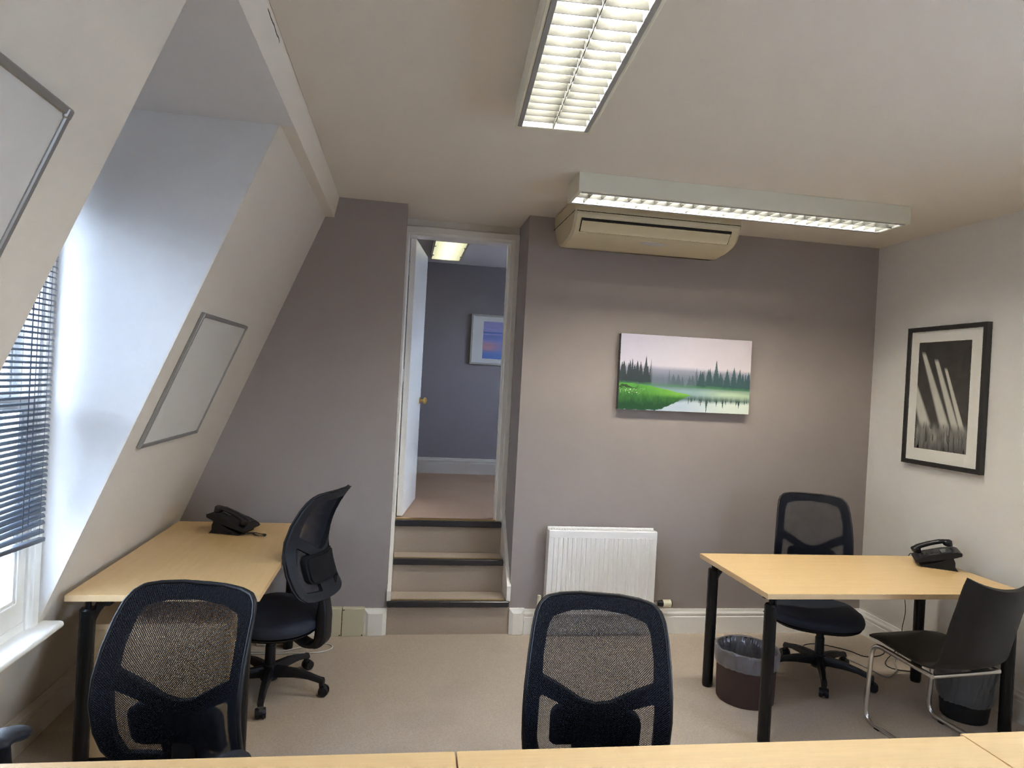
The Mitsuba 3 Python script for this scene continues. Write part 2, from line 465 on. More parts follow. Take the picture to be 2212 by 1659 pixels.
# ------------------------------------------------------------------ room dimensions (metres)
D, HC, XR = 4.306, 2.743, 3.304            # back wall, ceiling, right wall
Y0 = -2.2                                  # wall behind the camera
SX = lambda z: -1.29 + 0.396 * (z - 0.701)  # the sloping wall
ZB = 2.615                                 # underside of the boxing and of the dormer ceilings
WX = -1.31                                 # window plane
KX = -1.505                                # foot of the slope
DORM = [(1.733, 2.764), (-0.75, 0.28)]  # second dormer is out of view, added to bring in daylight
R = 0.218                                  # stair riser
SZ = 3 * R                                 # hall floor
DW = 4.70                                  # door wall

# ---- floors, ceilings
struct('floor', box(KX - 0.1, XR + 0.1, Y0 - 0.1, D + 0.02, -0.1, 0.0), 'mat_carpet', 'beige fitted carpet of the office')
cp = Polygon([(-0.452, Y0), (XR, Y0), (XR, D), (0.76, D), (0.76, DW + 0.02), (-0.035, DW + 0.02), (-0.035, D), (-0.452, D)])
struct('ceiling', extrude(cp, HC, HC + 0.1), 'mat_ceiling_paint', 'cream painted ceiling')

# ---- back wall in two pieces, recess cheeks, header
zs = [(SX(ZB), ZB), (SX(0), 0)]
left = Polygon([(SX(0) - 0.1, 0), (-0.03, 0), (-0.03, HC + 0.05), (-0.40, HC + 0.05), (SX(ZB) - 0.06, HC + 0.05), (SX(ZB) - 0.1, ZB)])
struct('wall_back', cat([extrude(left, D, DW - 0.01, 'xzy'), box(0.76, XR + 0.1, D, DW - 0.01, 0, HC + 0.05)]), 'mat_taupe_paint', 'taupe grey painted back wall')
FILL_WIN = (-0.90, 1.30)                       # unseen window added in the right wall to light the slope and left desk
RZ = (0.85, 2.30)
rwp = [box(XR, XR + 0.1, Y0 - 0.1, FILL_WIN[0], 0, HC + 0.05), box(XR, XR + 0.1, FILL_WIN[1], D, 0, HC + 0.05), box(XR, XR + 0.1, FILL_WIN[0], FILL_WIN[1], 0, RZ[0]), box(XR, XR + 0.1, FILL_WIN[0], FILL_WIN[1], RZ[1], HC + 0.05)]
struct('wall_right', cat(rwp), 'mat_pale_paint', 'pale painted right wall')
struct('wall_front', box(KX - 0.1, XR + 0.1, Y0 - 0.1, Y0, 0, HC + 0.05), 'mat_cream_paint', 'cream wall behind the viewer')
w4 = free('window_4'); say(w4, 'white framed window added out of view in the right wall for fill light', kind='structure')
a, b = FILL_WIN
fr = [box(XR + 0.02, XR + 0.09, y, y + 0.05, *RZ) for y in (a, (a + b) / 2 - 0.025, b - 0.05)] + [box(XR + 0.02, XR + 0.09, a, b, RZ[0], RZ[0] + 0.06), box(XR + 0.02, XR + 0.09, a, b, RZ[1] - 0.05, RZ[1])]
put('frame', cat(fr), 'mat_window_white', parent=w4)
q, _ = quad([(XR + 0.055, a + 0.04, RZ[0] + 0.05), (XR + 0.055, b - 0.04, RZ[0] + 0.05), (XR + 0.055, b - 0.04, RZ[1] - 0.04), (XR + 0.055, a + 0.04, RZ[1] - 0.04)])
put('pane', q, 'mat_glass', parent=w4)

# ---- sloping left wall with the far dormer opening and an unseen one added for daylight
th = 0.010


def slope_piece(y0, y1, z0, z1):
    q = [(SX(z0), z0), (SX(z1), z1), (SX(z1) - th * 1.08, z1), (SX(z0) - th * 1.08, z0)]
    return extrude(Polygon(q), y0, y1, 'xzy')


ZS = 0.64
pieces = [slope_piece(Y0, D, 0.0, ZS)]
ys = [Y0] + [y for d in sorted(DORM) for y in d] + [D]
for a, b in zip(ys[::2], ys[1::2]):
    pieces.append(slope_piece(a, b, ZS, ZB))
struct('wall_left', cat(pieces), 'mat_cream_paint', 'cream painted sloping attic wall')
for i, (a, b) in enumerate(DORM):
    tri = Polygon([(SX(ZS) - 0.006, ZS), (SX(ZB) - 0.006, ZB), (WX - 0.16, ZB), (WX - 0.16, ZS)])
    struct('wall_dormer_far', extrude(tri, b, b + 0.05, 'xzy'), 'mat_dormer_paint', 'white cheek wall of the dormer beyond its window')
    struct('wall_dormer_near', extrude(tri, a - 0.05, a, 'xzy'), 'mat_dormer_paint', 'cheek wall of the dormer on the near side')
    struct('ceiling_dormer', box(WX - 0.16, -0.4795, a - 0.002, b + 0.002, ZB - 0.0015, ZB + 0.05), 'mat_dormer_paint', 'small ceiling of the dormer')
# boxing along the top of the slope
bx = Polygon([(-0.479, ZB), (-0.450, HC + 0.02), (-0.56, HC + 0.02), (-0.56, ZB)])
struct('trim_1', extrude(bx, Y0, D, 'xzy'), 'mat_beam_paint', 'cracked cream boxing along the top of the sloping wall')


# ---- skirting boards
def skirting(length, h=0.165, t=0.018):
    prof = [(0, 0), (t, 0), (t, h * 0.68), (t * 0.75, h * 0.70), (t * 0.75, h * 0.76), (t * 0.95, h * 0.78), (t * 0.95, h * 0.83), (t * 0.55, h * 0.90), (t * 0.45, h), (0, h)]
    return extrude(Polygon(prof), 0, length, 'yzx')  # runs along x, stands out to +y


def skirt_back(x0, x1, y=D):
    m = skirting(x1 - x0); m.vertices[:, 1] *= -1; m.invert(); m.apply_translation((x0, y, 0)); return m


def bevel_block(x0, x1):
    """Plinth with a raised and mitred panel."""
    t, h = 0.024, 0.172
    m = [box(x0, x1, D - 0.010, D, 0, h, 0.002)]
    a = np.array([(x0, D - 0.010, 0.002), (x1, D - 0.010, 0.002), (x1, D - 0.010, h - 0.004), (x0, D - 0.010, h - 0.004)])
    b = np.array([(x0 + 0.025, D - t, 0.002), (x1 - 0.025, D - t, 0.002), (x1 - 0.025, D - t, h - 0.032), (x0 + 0.025, D - t, h - 0.032)])
    m.append(hull(np.vstack([a, b])))
    return cat(m)


struct('baseboard_back', cat([skirt_back(SX(0.17) + 0.03, -0.43), skirt_back(0.86, XR), bevel_block(-0.165, -0.026), bevel_block(0.762, 0.862)]), 'mat_white_gloss', 'white moulded skirting along the back wall')
m = skirting(D - Y0); v = m.vertices.copy(); m.vertices = np.c_[XR - v[:, 1], Y0 + v[:, 0], v[:, 2]]; m.fix_normals()
struct('baseboard_right', m, 'mat_white_gloss', 'white moulded skirting along the right wall')
m = skirting(D - Y0); v = m.vertices.copy(); m.vertices = np.c_[KX + v[:, 1], Y0 + v[:, 0], v[:, 2]]; m.fix_normals()
struct('baseboard_left', m, 'mat_cream_paint', 'cream skirting at the foot of the sloping wall')

# ---- stairs
st = free('stairs')
say(st, 'three carpeted steps with black nosings up to the doorway', kind='structure')
NY = [4.278, 4.4695, 4.6458]
for k in range(3):
    x0, x1 = (-0.028, 0.755) if k == 0 else (-0.003, 0.735)
    yr = NY[k] + 0.026
    yn = (NY[k + 1] + 0.03) if k < 2 else DW + 0.03
    put('riser', box(x0 + 0.004, x1 - 0.004, yr, yr + 0.02, k * R, (k + 1) * R - 0.036), 'mat_carpet', parent=st)
    put('step_core', box(-0.034, 0.764, yr + 0.004, DW + 0.04, k * R - 0.03, (k + 1) * R - 0.036), 'mat_carpet', parent=st)
    put('tread', box(x0 + 0.002, x1 - 0.002, yr, yn, (k + 1) * R - 0.036, (k + 1) * R - 0.002, 0.002), 'mat_carpet', parent=st)
    ns = put('nosing', box(x0, x1, NY[k], NY[k] + 0.03, (k + 1) * R - 0.038, (k + 1) * R + 0.002, 0.006), 'mat_nosing_black', parent=st, label='black stair nosing with a brass top')
    rib = [box(x0, x1, NY[k] + 0.030 + 0.013 * q, NY[k] + 0.039 + 0.013 * q, (k + 1) * R - 0.002, (k + 1) * R + 0.003, 0.001) for q in range(2)]
    put('ribs', cat([box(x0, x1, NY[k] + 0.03, NY[k] + 0.056, (k + 1) * R - 0.002, (k + 1) * R + 0.0005)] + rib), 'mat_nosing_brass', parent=ns)
put('threshold_strip', box(0.0, 0.735, 4.70, 4.735, SZ, SZ + 0.006, 0.002), 'mat_brass', parent=st, label='polished brass threshold strip')
# stringers
for x0, x1, zf, zr in ((-0.032, -0.006, 0.30, 0.73), (0.738, 0.764, 0.335, 0.745)):
    q = Polygon([(D - 0.012, R), (4.69, R), (4.69, zr), (D + 0.03, zf + 0.03), (D - 0.012, zf - 0.02)])
    put('stringer', extrude(q, x0, x1, 'yzx'), 'mat_white_gloss', parent=st, label='white painted stair stringer')

# ---- doorway to the hall
struct('wall_header', box(-0.05, 0.78, DW, DW + 0.10, 2.665, HC + 0.1), 'mat_cream_paint', 'cream panel above the doorway')
jamb = [box(-0.04, -0.004, DW - 0.012, DW + 0.12, SZ - 0.02, 2.665, 0.003), box(0.700, 0.768, DW - 0.012, DW + 0.12, SZ - 0.02, 2.665, 0.003), box(-0.04, 0.768, DW - 0.012, DW + 0.12, 2.628, 2.675, 0.003),
        box(-0.045, -0.012, DW - 0.026, DW - 0.01, SZ, 2.68, 0.004), box(0.728, 0.770, DW - 0.026, DW - 0.01, SZ, 2.68, 0.004), box(-0.045, 0.77, DW - 0.026, DW - 0.01, 2.645, 2.69, 0.004),
        box(0.688, 0.702, DW + 0.03, DW + 0.07, SZ, 2.63, 0.002)]
struct('trim_2', cat(jamb), 'mat_white_gloss', 'white painted door frame at the top of the steps')
d1 = free('door_1')
say(d1, 'white flush door standing open into the hall', kind='structure')
DT = T().translate([0.002, DW + 0.075, SZ + 0.006]).rotate([0, 0, 1], 81.5)
put('leaf', box(0.0, 0.70, -0.040, 0.0, 0, 1.960, 0.002), 'mat_white_gloss', parent=d1, to_world=DT)
knob_prof = [(0.0, 0.0), (0.026, 0.0), (0.026, 0.004), (0.012, 0.008), (0.010, 0.022), (0.014, 0.028), (0.025, 0.036), (0.028, 0.046), (0.024, 0.056), (0.010, 0.061), (0.0, 0.062)]
km = lathe(knob_prof, 24); v = km.vertices.copy(); km.vertices = np.c_[v[:, 0], -v[:, 2], v[:, 1]]
km.apply_translation((0.635, -0.040, 0.80))
km.fix_normals()
put('knob', km, 'mat_brass', smooth=40, parent=d1, to_world=DT, label='round brass door knob')
hg = [cyl((0.0, 0.004, z), (0.0, 0.004, z + 0.09), 0.006) for z in (0.2, 0.95, 1.7)]
put('hinge', cat(hg), 'mat_steel', smooth=30, parent=d1, to_world=DT)

# ---- hall beyond
HX0, HX1, HY, HZ = -0.9, 2.6, 7.0, 2.845
struct('floor_hall', box(HX0, HX1, DW + 0.03, HY, SZ - 0.1, SZ), 'mat_hall_dimmed_carpet', 'beige carpet of the hall beyond the doorway, browned in colour for the dim hall light')
struct('ceiling_hall', box(HX0, HX1, DW + 0.1, HY, HZ, HZ + 0.05), 'mat_hall_ceiling', 'pale ceiling of the hall')
struct('wall_hall', box(HX0, HX1, HY, HY + 0.1, SZ - 0.1, HZ + 0.05), 'mat_hall_taupe', 'dark taupe wall at the end of the hall')
struct('wall_hall_left', box(HX0 - 0.1, HX0, DW, HY + 0.1, SZ - 0.1, HZ + 0.05), 'mat_hall_taupe', 'dark taupe side wall of the hall')
struct('wall_hall_near', cat([box(HX0, -0.03, DW + 0.0, DW + 0.1, SZ - 0.1, HZ + 0.05), box(0.765, HX1, DW + 0.0, DW + 0.1, SZ - 0.1, HZ + 0.05), box(-0.03, 0.765, DW + 0.1, DW + 0.12, 2.68, HZ + 0.05)]), 'mat_cream_paint', 'near wall of the hall around the doorway')
# right side of the hall with a tall window
HW = (5.10, 6.25, SZ + 0.98, SZ + 1.92)
struct('wall_hall_right', cat([box(HX1, HX1 + 0.1, DW, HW[0], SZ - 0.1, HZ + 0.05), box(HX1, HX1 + 0.1, HW[1], HY + 0.1, SZ - 0.1, HZ + 0.05), box(HX1, HX1 + 0.1, HW[0], HW[1], SZ - 0.1, HW[2]), box(HX1, HX1 + 0.1, HW[0], HW[1], HW[3], HZ + 0.05)]), 'mat_hall_taupe', 'dark taupe side wall of the hall with a window')
w3 = free('window_3'); say(w3, 'white framed window in the side of the hall', kind='structure')
fr = cat([box(HX1 + 0.02, HX1 + 0.08, HW[0], HW[0] + 0.05, HW[2], HW[3]), box(HX1 + 0.02, HX1 + 0.08, HW[1] - 0.05, HW[1], HW[2], HW[3]), box(HX1 + 0.02, HX1 + 0.08, HW[0], HW[1], HW[2], HW[2] + 0.05), box(HX1 + 0.02, HX1 + 0.08, HW[0], HW[1], HW[3] - 0.05, HW[3])])
put('frame', fr, 'mat_window_white', parent=w3)
q, uvq = quad([(HX1 + 0.05, HW[0] + 0.04, HW[2] + 0.04), (HX1 + 0.05, HW[1] - 0.04, HW[2] + 0.04), (HX1 + 0.05, HW[1] - 0.04, HW[3] - 0.04), (HX1 + 0.05, HW[0] + 0.04, HW[3] - 0.04)])
put('pane', q, 'mat_glass', parent=w3)
m = skirt_back(HX0, HX1, HY); m.apply_translation((0, 0, SZ))
struct('baseboard_hall', m, 'mat_white_gloss', 'white skirting of the hall')
hl = thing('hall_ceiling_light', 'lit square-ended ceiling light with ribbed yellowish diffuser in the hall', 'ceiling light')
lx0, lx1, ly0, ly1 = 0.205, 0.485, 5.70, 6.60
put('frame', cat([box(lx0 - 0.012, lx0 + 0.006, ly0 - 0.012, ly1 + 0.012, HZ - 0.04, HZ), box(lx1 - 0.006, lx1 + 0.012, ly0 - 0.012, ly1 + 0.012, HZ - 0.04, HZ), box(lx0, lx1, ly0 - 0.012, ly0 + 0.006, HZ - 0.04, HZ), box(lx0, lx1, ly1 - 0.006, ly1 + 0.012, HZ - 0.04, HZ)]), 'mat_light_housing', parent=hl)


def hall_glow(p, n, uv):
    s = dr.sin(uv.x * 2 * dr.pi * 16)
    mid = dr.exp(-dr.square((uv.x - 0.5) * 3.2))
    return mi.Color3f(HALL_LAMP) * (0.22 + 0.5 * mid) * (1 + 0.22 * s)


qq, uvq = quad([(lx0 + 0.006, ly1 - 0.006, HZ - 0.034), (lx1 - 0.006, ly1 - 0.006, HZ - 0.034), (lx1 - 0.006, ly0 + 0.006, HZ - 0.034), (lx0 + 0.006, ly0 + 0.006, HZ - 0.034)])
put('diffuser', qq, 'mat_reflector', parent=hl, uv=uvq, emitter={'type': 'area', 'radiance': mikit.proc(hall_glow)})
for y in (5.92, 6.36):
    for x, dx in ((lx0 - 0.004, 1), (lx1 + 0.004, -1)):
        put('clip', box(min(x, x + dx * 0.022), max(x, x + dx * 0.022), y - 0.008, y + 0.008, HZ - 0.046, HZ - 0.036, 0.001), 'mat_steel', parent=hl)


# ------------------------------------------------------------------ windows in the dormers
def sash_window(a, b, n):
    w = free(f'window_{n}')
    say(w, 'white painted sash window of the dormer' + (' behind the blind' if n == 1 else ' added out of view for daylight'), kind='structure')
    z0, z1 = 0.64, 2.36
    f = [box(WX - 0.13, WX + 0.0, a, a + 0.045, z0, z1, 0.002), box(WX - 0.13, WX + 0.0, b - 0.045, b, z0, z1, 0.002), box(WX - 0.13, WX + 0.0, a, b, z1 - 0.05, ZB, 0.002), box(WX - 0.15, WX - 0.02, a, b, z0 - 0.02, z0 + 0.035, 0.002),
         box(WX - 0.05, WX - 0.012, a + 0.04, a + 0.062, z0, z1, 0.002), box(WX - 0.05, WX - 0.012, b - 0.062, b - 0.04, z0, z1, 0.002)]
    put('frame', cat(f), 'mat_window_white', parent=w)

    def sash(za, zb, x, bottom):
        s0, s1 = a + 0.064, b - 0.064
        bt, tp, sd = (0.085, 0.04, 0.055) if bottom else (0.04, 0.06, 0.055)
        m = [box(x - 0.04, x, s0, s0 + sd, za, zb, 0.003), box(x - 0.04, x, s1 - sd, s1, za, zb, 0.003), box(x - 0.04, x, s0, s1, za, za + bt, 0.003), box(x - 0.04, x, s0, s1, zb - tp, zb, 0.003)]
        bd = 0.016
        m += [box(x - 0.03, x - 0.006, s0 + sd - 0.002, s0 + sd + bd, za + bt, zb - tp, 0.005), box(x - 0.03, x - 0.006, s1 - sd - bd, s1 - sd + 0.002, za + bt, zb - tp, 0.005), box(x - 0.03, x - 0.006, s0 + sd, s1 - sd, za + bt - 0.002, za + bt + bd, 0.005)]
        k = put('sash', cat(m), 'mat_window_white', parent=w)
        q, _ = quad([(x - 0.022, s0 + sd, za + bt), (x - 0.022, s1 - sd, za + bt), (x - 0.022, s1 - sd, zb - tp), (x - 0.022, s0 + sd, zb - tp)])
        put('pane', q, 'mat_glass', parent=k)
    sash(z0 + 0.035, 1.50, WX - 0.02, True)
    sash(1.46, z1 - 0.05, WX - 0.066, False)
    yb = a + 0.60
    stay = [box(WX - 0.022, WX - 0.010, yb - 0.022, yb + 0.022, 0.685, 0.720, 0.003), box(WX - 0.022, WX - 0.008, yb - 0.010, yb + 0.012, 0.715, 0.765, 0.004), tube(spline([(WX - 0.012, yb, 0.762), (WX + 0.004, yb + 0.012, 0.775), (WX + 0.010, yb + 0.032, 0.772)], 8), 0.006, 8)]
    put('sash_lift', cat(stay), 'mat_steel', parent=w, label='small metal sash lift')
    # board under the window, with a rounded nose
    nose = Polygon([(WX - 0.14, 0.615), (WX + 0.060, 0.615)] + [(WX + 0.060 + 0.014 * math.sin(t), 0.629 - 0.014 * math.cos(t)) for t in np.linspace(0, math.pi, 8)] + [(WX - 0.14, 0.643)])
    nose_m = extrude(nose, a - 0.04, b + 0.035, 'xzy')
    put('sill', nose_m, 'mat_window_white', smooth=40, parent=w, label='white window board with a rounded nose')
    return w


sash_window(*DORM[0], 1)
sash_window(*DORM[1], 2)  # window of the added, unseen dormer

# ---- venetian blind in the far dormer
bl = thing('venetian_blind', 'dark blue-grey metal venetian blind hanging in the dormer window', 'blind')
BY0, BY1, BXC = 1.84, 2.682, WX + 0.038
put('headrail', box(BXC - 0.014, BXC + 0.014, BY0 + 0.01, BY1 - 0.01, 2.30, 2.33, 0.002), 'mat_slat', parent=bl)


def slat_mesh(tilt):
    n = 9
    c = np.linspace(-0.0125, 0.0125, n)
    crown = 0.0040 * (1 - (c / 0.0125) ** 2)
    t = math.radians(tilt)
    x, z = c * math.cos(t) - crown * math.sin(t) * -1 * 0, c * math.sin(t) + crown * math.cos(t)
    x = c * math.cos(t) - crown * math.sin(t)
    th2 = 0.0004
    pts = [(x[i], z[i] + th2) for i in range(n)] + [(x[i], z[i] - th2) for i in range(n)][::-1]
    m = extrude(Polygon(pts), BY0, BY1, 'xzy')
    # ends clipped to a curve
    v = m.vertices
    e = 0.011 * (np.abs(v[:, 0]) / 0.0125) ** 2
    v[:, 1] += np.where(v[:, 1] > (BY0 + BY1) / 2, -e, e)
    return m


slats = [mikit.ply(slat_mesh(t), 'mat_slat', smooth=40) for t in (-15, -22, -31)]
zsl = 1.035
k = 0
while zsl < 2.29:
    kind = 2 if zsl < 1.10 else (0 if zsl > 1.42 else 1)
    tw = T().translate([BXC, 0, zsl + 0.0025 * math.sin(k * 1.7)]).rotate([1, 0, 0], 0.25 * math.sin(k * 2.3))
    tw = T().translate([BXC, 2.2, zsl]).rotate([1, 0, 0], 0.18 * math.sin(k * 2.3) + (-2.2 if k == 0 else -0.8 if k == 1 else 0)).translate([0, -2.2, 0])
    put('slat', slats[kind], None, parent=bl, to_world=tw)
    zsl += 0.0205; k += 1
put('bottom_rail', box(-0.012, 0.012, BY0, BY1, -0.010, 0.006, 0.003), 'mat_slat', parent=bl, to_world=T().translate([BXC, 2.2, 1.012]).rotate([1, 0, 0], -3.0).translate([0, -2.2, 0]))
for y in (BY1 - 0.05, BY1 - 0.16, BY0 + 0.10, 2.2):
    put('ladder_cord', cat([tube([(BXC + s, y, 1.01), (BXC + s, y, 2.31)], 0.0008, 5) for s in (-0.0135, 0.0135)]), 'mat_cord', parent=bl)
put('pull_cord', cat([tube([(BXC + 0.017, BY1 - 0.135, 1.06), (BXC + 0.017, BY1 - 0.135, 2.31)], 0.0013, 6), tube([(BXC + 0.017, BY1 - 0.170, 1.06), (BXC + 0.017, BY1 - 0.170, 2.31)], 0.0013, 6)]), 'mat_cord', parent=bl)

# ---- house across the street
hb = thing('house', 'white rendered house across the street seen through the window', 'house')
FX = -9.0
put('wall', box(FX - 0.3, FX, -14, 34, -9, 1.2), 'mat_stucco', parent=hb)
put('cornice', box(FX - 0.3, FX + 0.25, -14, 34, 1.0, 1.35, 0.04), 'mat_stucco', parent=hb)
roof = extrude(Polygon([(FX + 0.1, 1.3), (FX - 3.0, 3.2), (FX - 3.0, 1.3)]), -14, 34, 'xzy')
put('roof', roof, 'mat_slate', parent=hb)
wf = mikit.ply(cat([box(0, 0.08, -0.62, -0.50, -0.95, 0.95), box(0, 0.08, 0.50, 0.62, -0.95, 0.95), box(0, 0.08, -0.62, 0.62, -1.0, -0.88), box(0, 0.08, -0.62, 0.62, 0.86, 0.98), box(0, 0.07, -0.5, 0.5, -0.03, 0.03), box(0, 0.07, -0.03, 0.03, -0.9, 0.9), box(0, 0.16, -0.72, 0.72, -1.08, -1.0)]), 'mat_window_white')
wp = mikit.ply(box(0.0, 0.03, -0.5, 0.5, -0.88, 0.86), 'mat_far_pane')
for zf in (-0.6, -3.9, -7.2):
    for yf in np.arange(6.0, 31, 2.6):
        tw = T().translate([FX + 0.002, float(yf), zf])
        kk = put('window', wf, None, parent=hb, to_world=tw)
        put('pane', wp, None, parent=kk, to_world=tw)
struct('ground', box(-40, -2.6, -40, 60, -9.3, -9.0), 'mat_slate', 'street outside the window')
struct('trim_4', cat([box(-2.35, -2.15, -4, 8, -1.0, 0.42), box(-2.38, -2.12, -4, 8, 0.42, 0.48, 0.01), box(-2.15, -1.62, -4, 8, 0.0, 0.1)]), 'mat_stucco', 'pale parapet outside the dormer windows')


# ------------------------------------------------------------------ fluorescent ceiling lights
def troffer(name, label, length, width, pitch, tw, end_cap=0.06, blade='mat_blade', power=1.0):
    """Surface fitting with louvre; local x across, y along (0..length), z = 0 at the ceiling, hanging down 0.1."""
    t = thing(name, label, 'ceiling light', 'louvred fluorescent ceiling lights')
    H, wl, e = 0.100, 0.012, 0.02
    hw = width / 2
    body = [box(-hw, -hw + wl, 0, length, -H, 0, 0.002), box(hw - wl, hw, 0, length, -H, 0, 0.002), box(-hw, hw, 0, e, -H, 0, 0.002), box(-hw, hw, length - e, length, -H, 0, 0.002), box(-hw, hw, 0, length, -0.012, -0.001)]
    put('housing', cat(body), 'mat_light_housing', parent=t, to_world=tw)
    i = hw - wl
    rim = [box(-i, -i + 0.016, e, length - e, -H - 0.002, -H + 0.010, 0.001), box(i - 0.016, i, e, length - e, -H - 0.002, -H + 0.010, 0.001)]
    put('rim', cat(rim), 'mat_light_trim', parent=t, to_world=tw)
    # side reflectors (concave) and central spine
    lo, hi, top = i - 0.016, i - 0.030, -0.030

    def refl(s):
        pts = [(s * lo, -H + 0.004), (s * (lo - 0.003), -0.08), (s * (lo - 0.008), -0.06), (s * hi * 0.98, top)]
        pts2 = [(x + s * 0.002, z) for x, z in pts]
        return extrude(Polygon(pts + pts2[::-1]), e, length - e, 'xzy')
    spine = extrude(Polygon([(-0.0012, -H + 0.002), (0.0012, -H + 0.002), (0.004, -H + 0.028), (-0.004, -H + 0.028)]), e, length - e, 'xzy')
    put('reflector', cat([refl(-1), refl(1), box(-i, i, e, length - e, -0.018, -0.014)]), 'mat_reflector', parent=t, to_world=tw)
    put('louvre_spine', spine, blade, parent=t, to_world=tw)
    q = Polygon([(-0.0011, -H + 0.002), (0.0011, -H + 0.002), (0.0036, -H + 0.026), (-0.0036, -H + 0.026)])
    for s in (-1, 1):
        x0, x1 = (0.004, lo) if s > 0 else (-lo, -0.004)
        d = mikit.ply(extrude(q, x0, x1, 'yzx'), blade)
        y = e + pitch * 0.9
        while y < length - e - pitch * 0.4:
            put('louvre_blade', d, None, parent=t, to_world=tw @ T().translate([0, y, 0]))
            y += pitch
        cx = s * lo * 0.5
        c = cyl((cx, e + end_cap, -0.058), (cx, length - e - end_cap, -0.058), 0.0125, n=12)
        put('tube', c, 'mat_reflector', smooth=40, parent=t, to_world=tw, emitter={'type': 'area', 'radiance': {'type': 'rgb', 'value': [power * v for v in TUBE]}}, label='lit fluorescent tube')
    return t


troffer('louvre_ceiling_light', 'lit twin louvred ceiling light running towards the viewer over the middle of the room', 1.30, 0.30, 0.058,
        T().translate([0.525, 2.577, HC]).rotate([0, 0, 1], 180 - 4.0), power=0.82)
troffer('louvre_ceiling_light', 'lit louvred ceiling light hung crosswise in front of the air conditioner', 1.90, 0.25, 0.0735,
        T().translate([0.832, 3.452, HC]).rotate([0, 0, 1], -90.2), 0.05, 'mat_blade_grey', 1.3)

# ------------------------------------------------------------------ air conditioner
ac = thing('air_conditioner', 'yellowed ceiling-hung air conditioner above the canvas print', 'air conditioner')
prof = [(4.285, HC), (3.738, HC), (3.732, 2.70), (3.728, 2.645), (3.735, 2.622), (3.756, 2.595), (3.782, 2.555), (3.82, 2.532), (3.90, 2.514), (4.03, 2.503), (4.12, 2.512), (4.19, 2.560), (4.25, 2.630), (4.285, 2.70)]
pp = Polygon(prof)
inner = pp.buffer(-0.012)
mid = extrude(pp, 0.935, 1.930, 'yzx')
ends = [hull(np.vstack([np.c_[np.full(len(pp.exterior.coords), xa), np.array(pp.exterior.coords)], np.c_[np.full(len(inner.exterior.coords), xb), np.array(inner.exterior.coords)]])) for xa, xb in ((0.936, 0.920), (1.929, 1.945))]
put('casing', cat([mid] + ends), 'mat_ac', smooth=35, parent=ac)


def ac_strip(x0, x1, ya, za, yb, zb, lift):
    """A flat piece lying on the sloped front, lifted off it."""
    d = np.array([yb - ya, zb - za]); n = np.array([d[1], -d[0]]); n /= np.linalg.norm(n)
    if n[0] > 0 and n[1] > 0:
        n = -n
    if n[0] > 0: n = -n
    a, b = np.array([ya, za]), np.array([yb, zb])
    pts = [(x, *(q + n * l)) for x in (x0, x1) for q in (a, b) for l in (-0.004, lift)]
    return hull(pts)


put('outlet_gap', ac_strip(0.962, 1.885, 3.7370, 2.614, 3.788, 2.548, 0.004), 'mat_dark_gap', parent=ac, label='dark air outlet slot')
put('flap', ac_strip(0.966, 1.881, 3.7455, 2.6035, 3.787, 2.550, 0.0075), 'mat_ac', parent=ac, label='closed air flap')
put('seam', cat([box(0.93, 1.935, 3.7262, 3.7305, 2.650, 2.653), box(0.9185, 0.9225, 3.74, 4.28, 2.652, 2.655), box(1.9425, 1.9465, 3.74, 4.28, 2.652, 2.655)]), 'mat_dark_gap', parent=ac)
el = trimesh.creation.cylinder(1.0, 1.0, sections=32)
el.apply_scale((0.085, 0.020, 0.003)); el.apply_transform(trimesh.transformations.rotation_matrix(math.radians(-13), (1, 0, 0))); el.apply_translation((1.44, 3.850, 2.5245))
put('badge', el, 'mat_badge', smooth=30, parent=ac, label='grey oval badge')


# ------------------------------------------------------------------ desks
def top_slab(w, d, z0, z1, b=0.0015):
    m = box(0, w, 0, d, z0, z1, b)
    return m


def maple_uv(m, along_x=True):
    v = np.asarray(m.vertices)
    return np.c_[v[:, 0], v[:, 1]] if along_x else np.c_[v[:, 1], v[:, 0]]


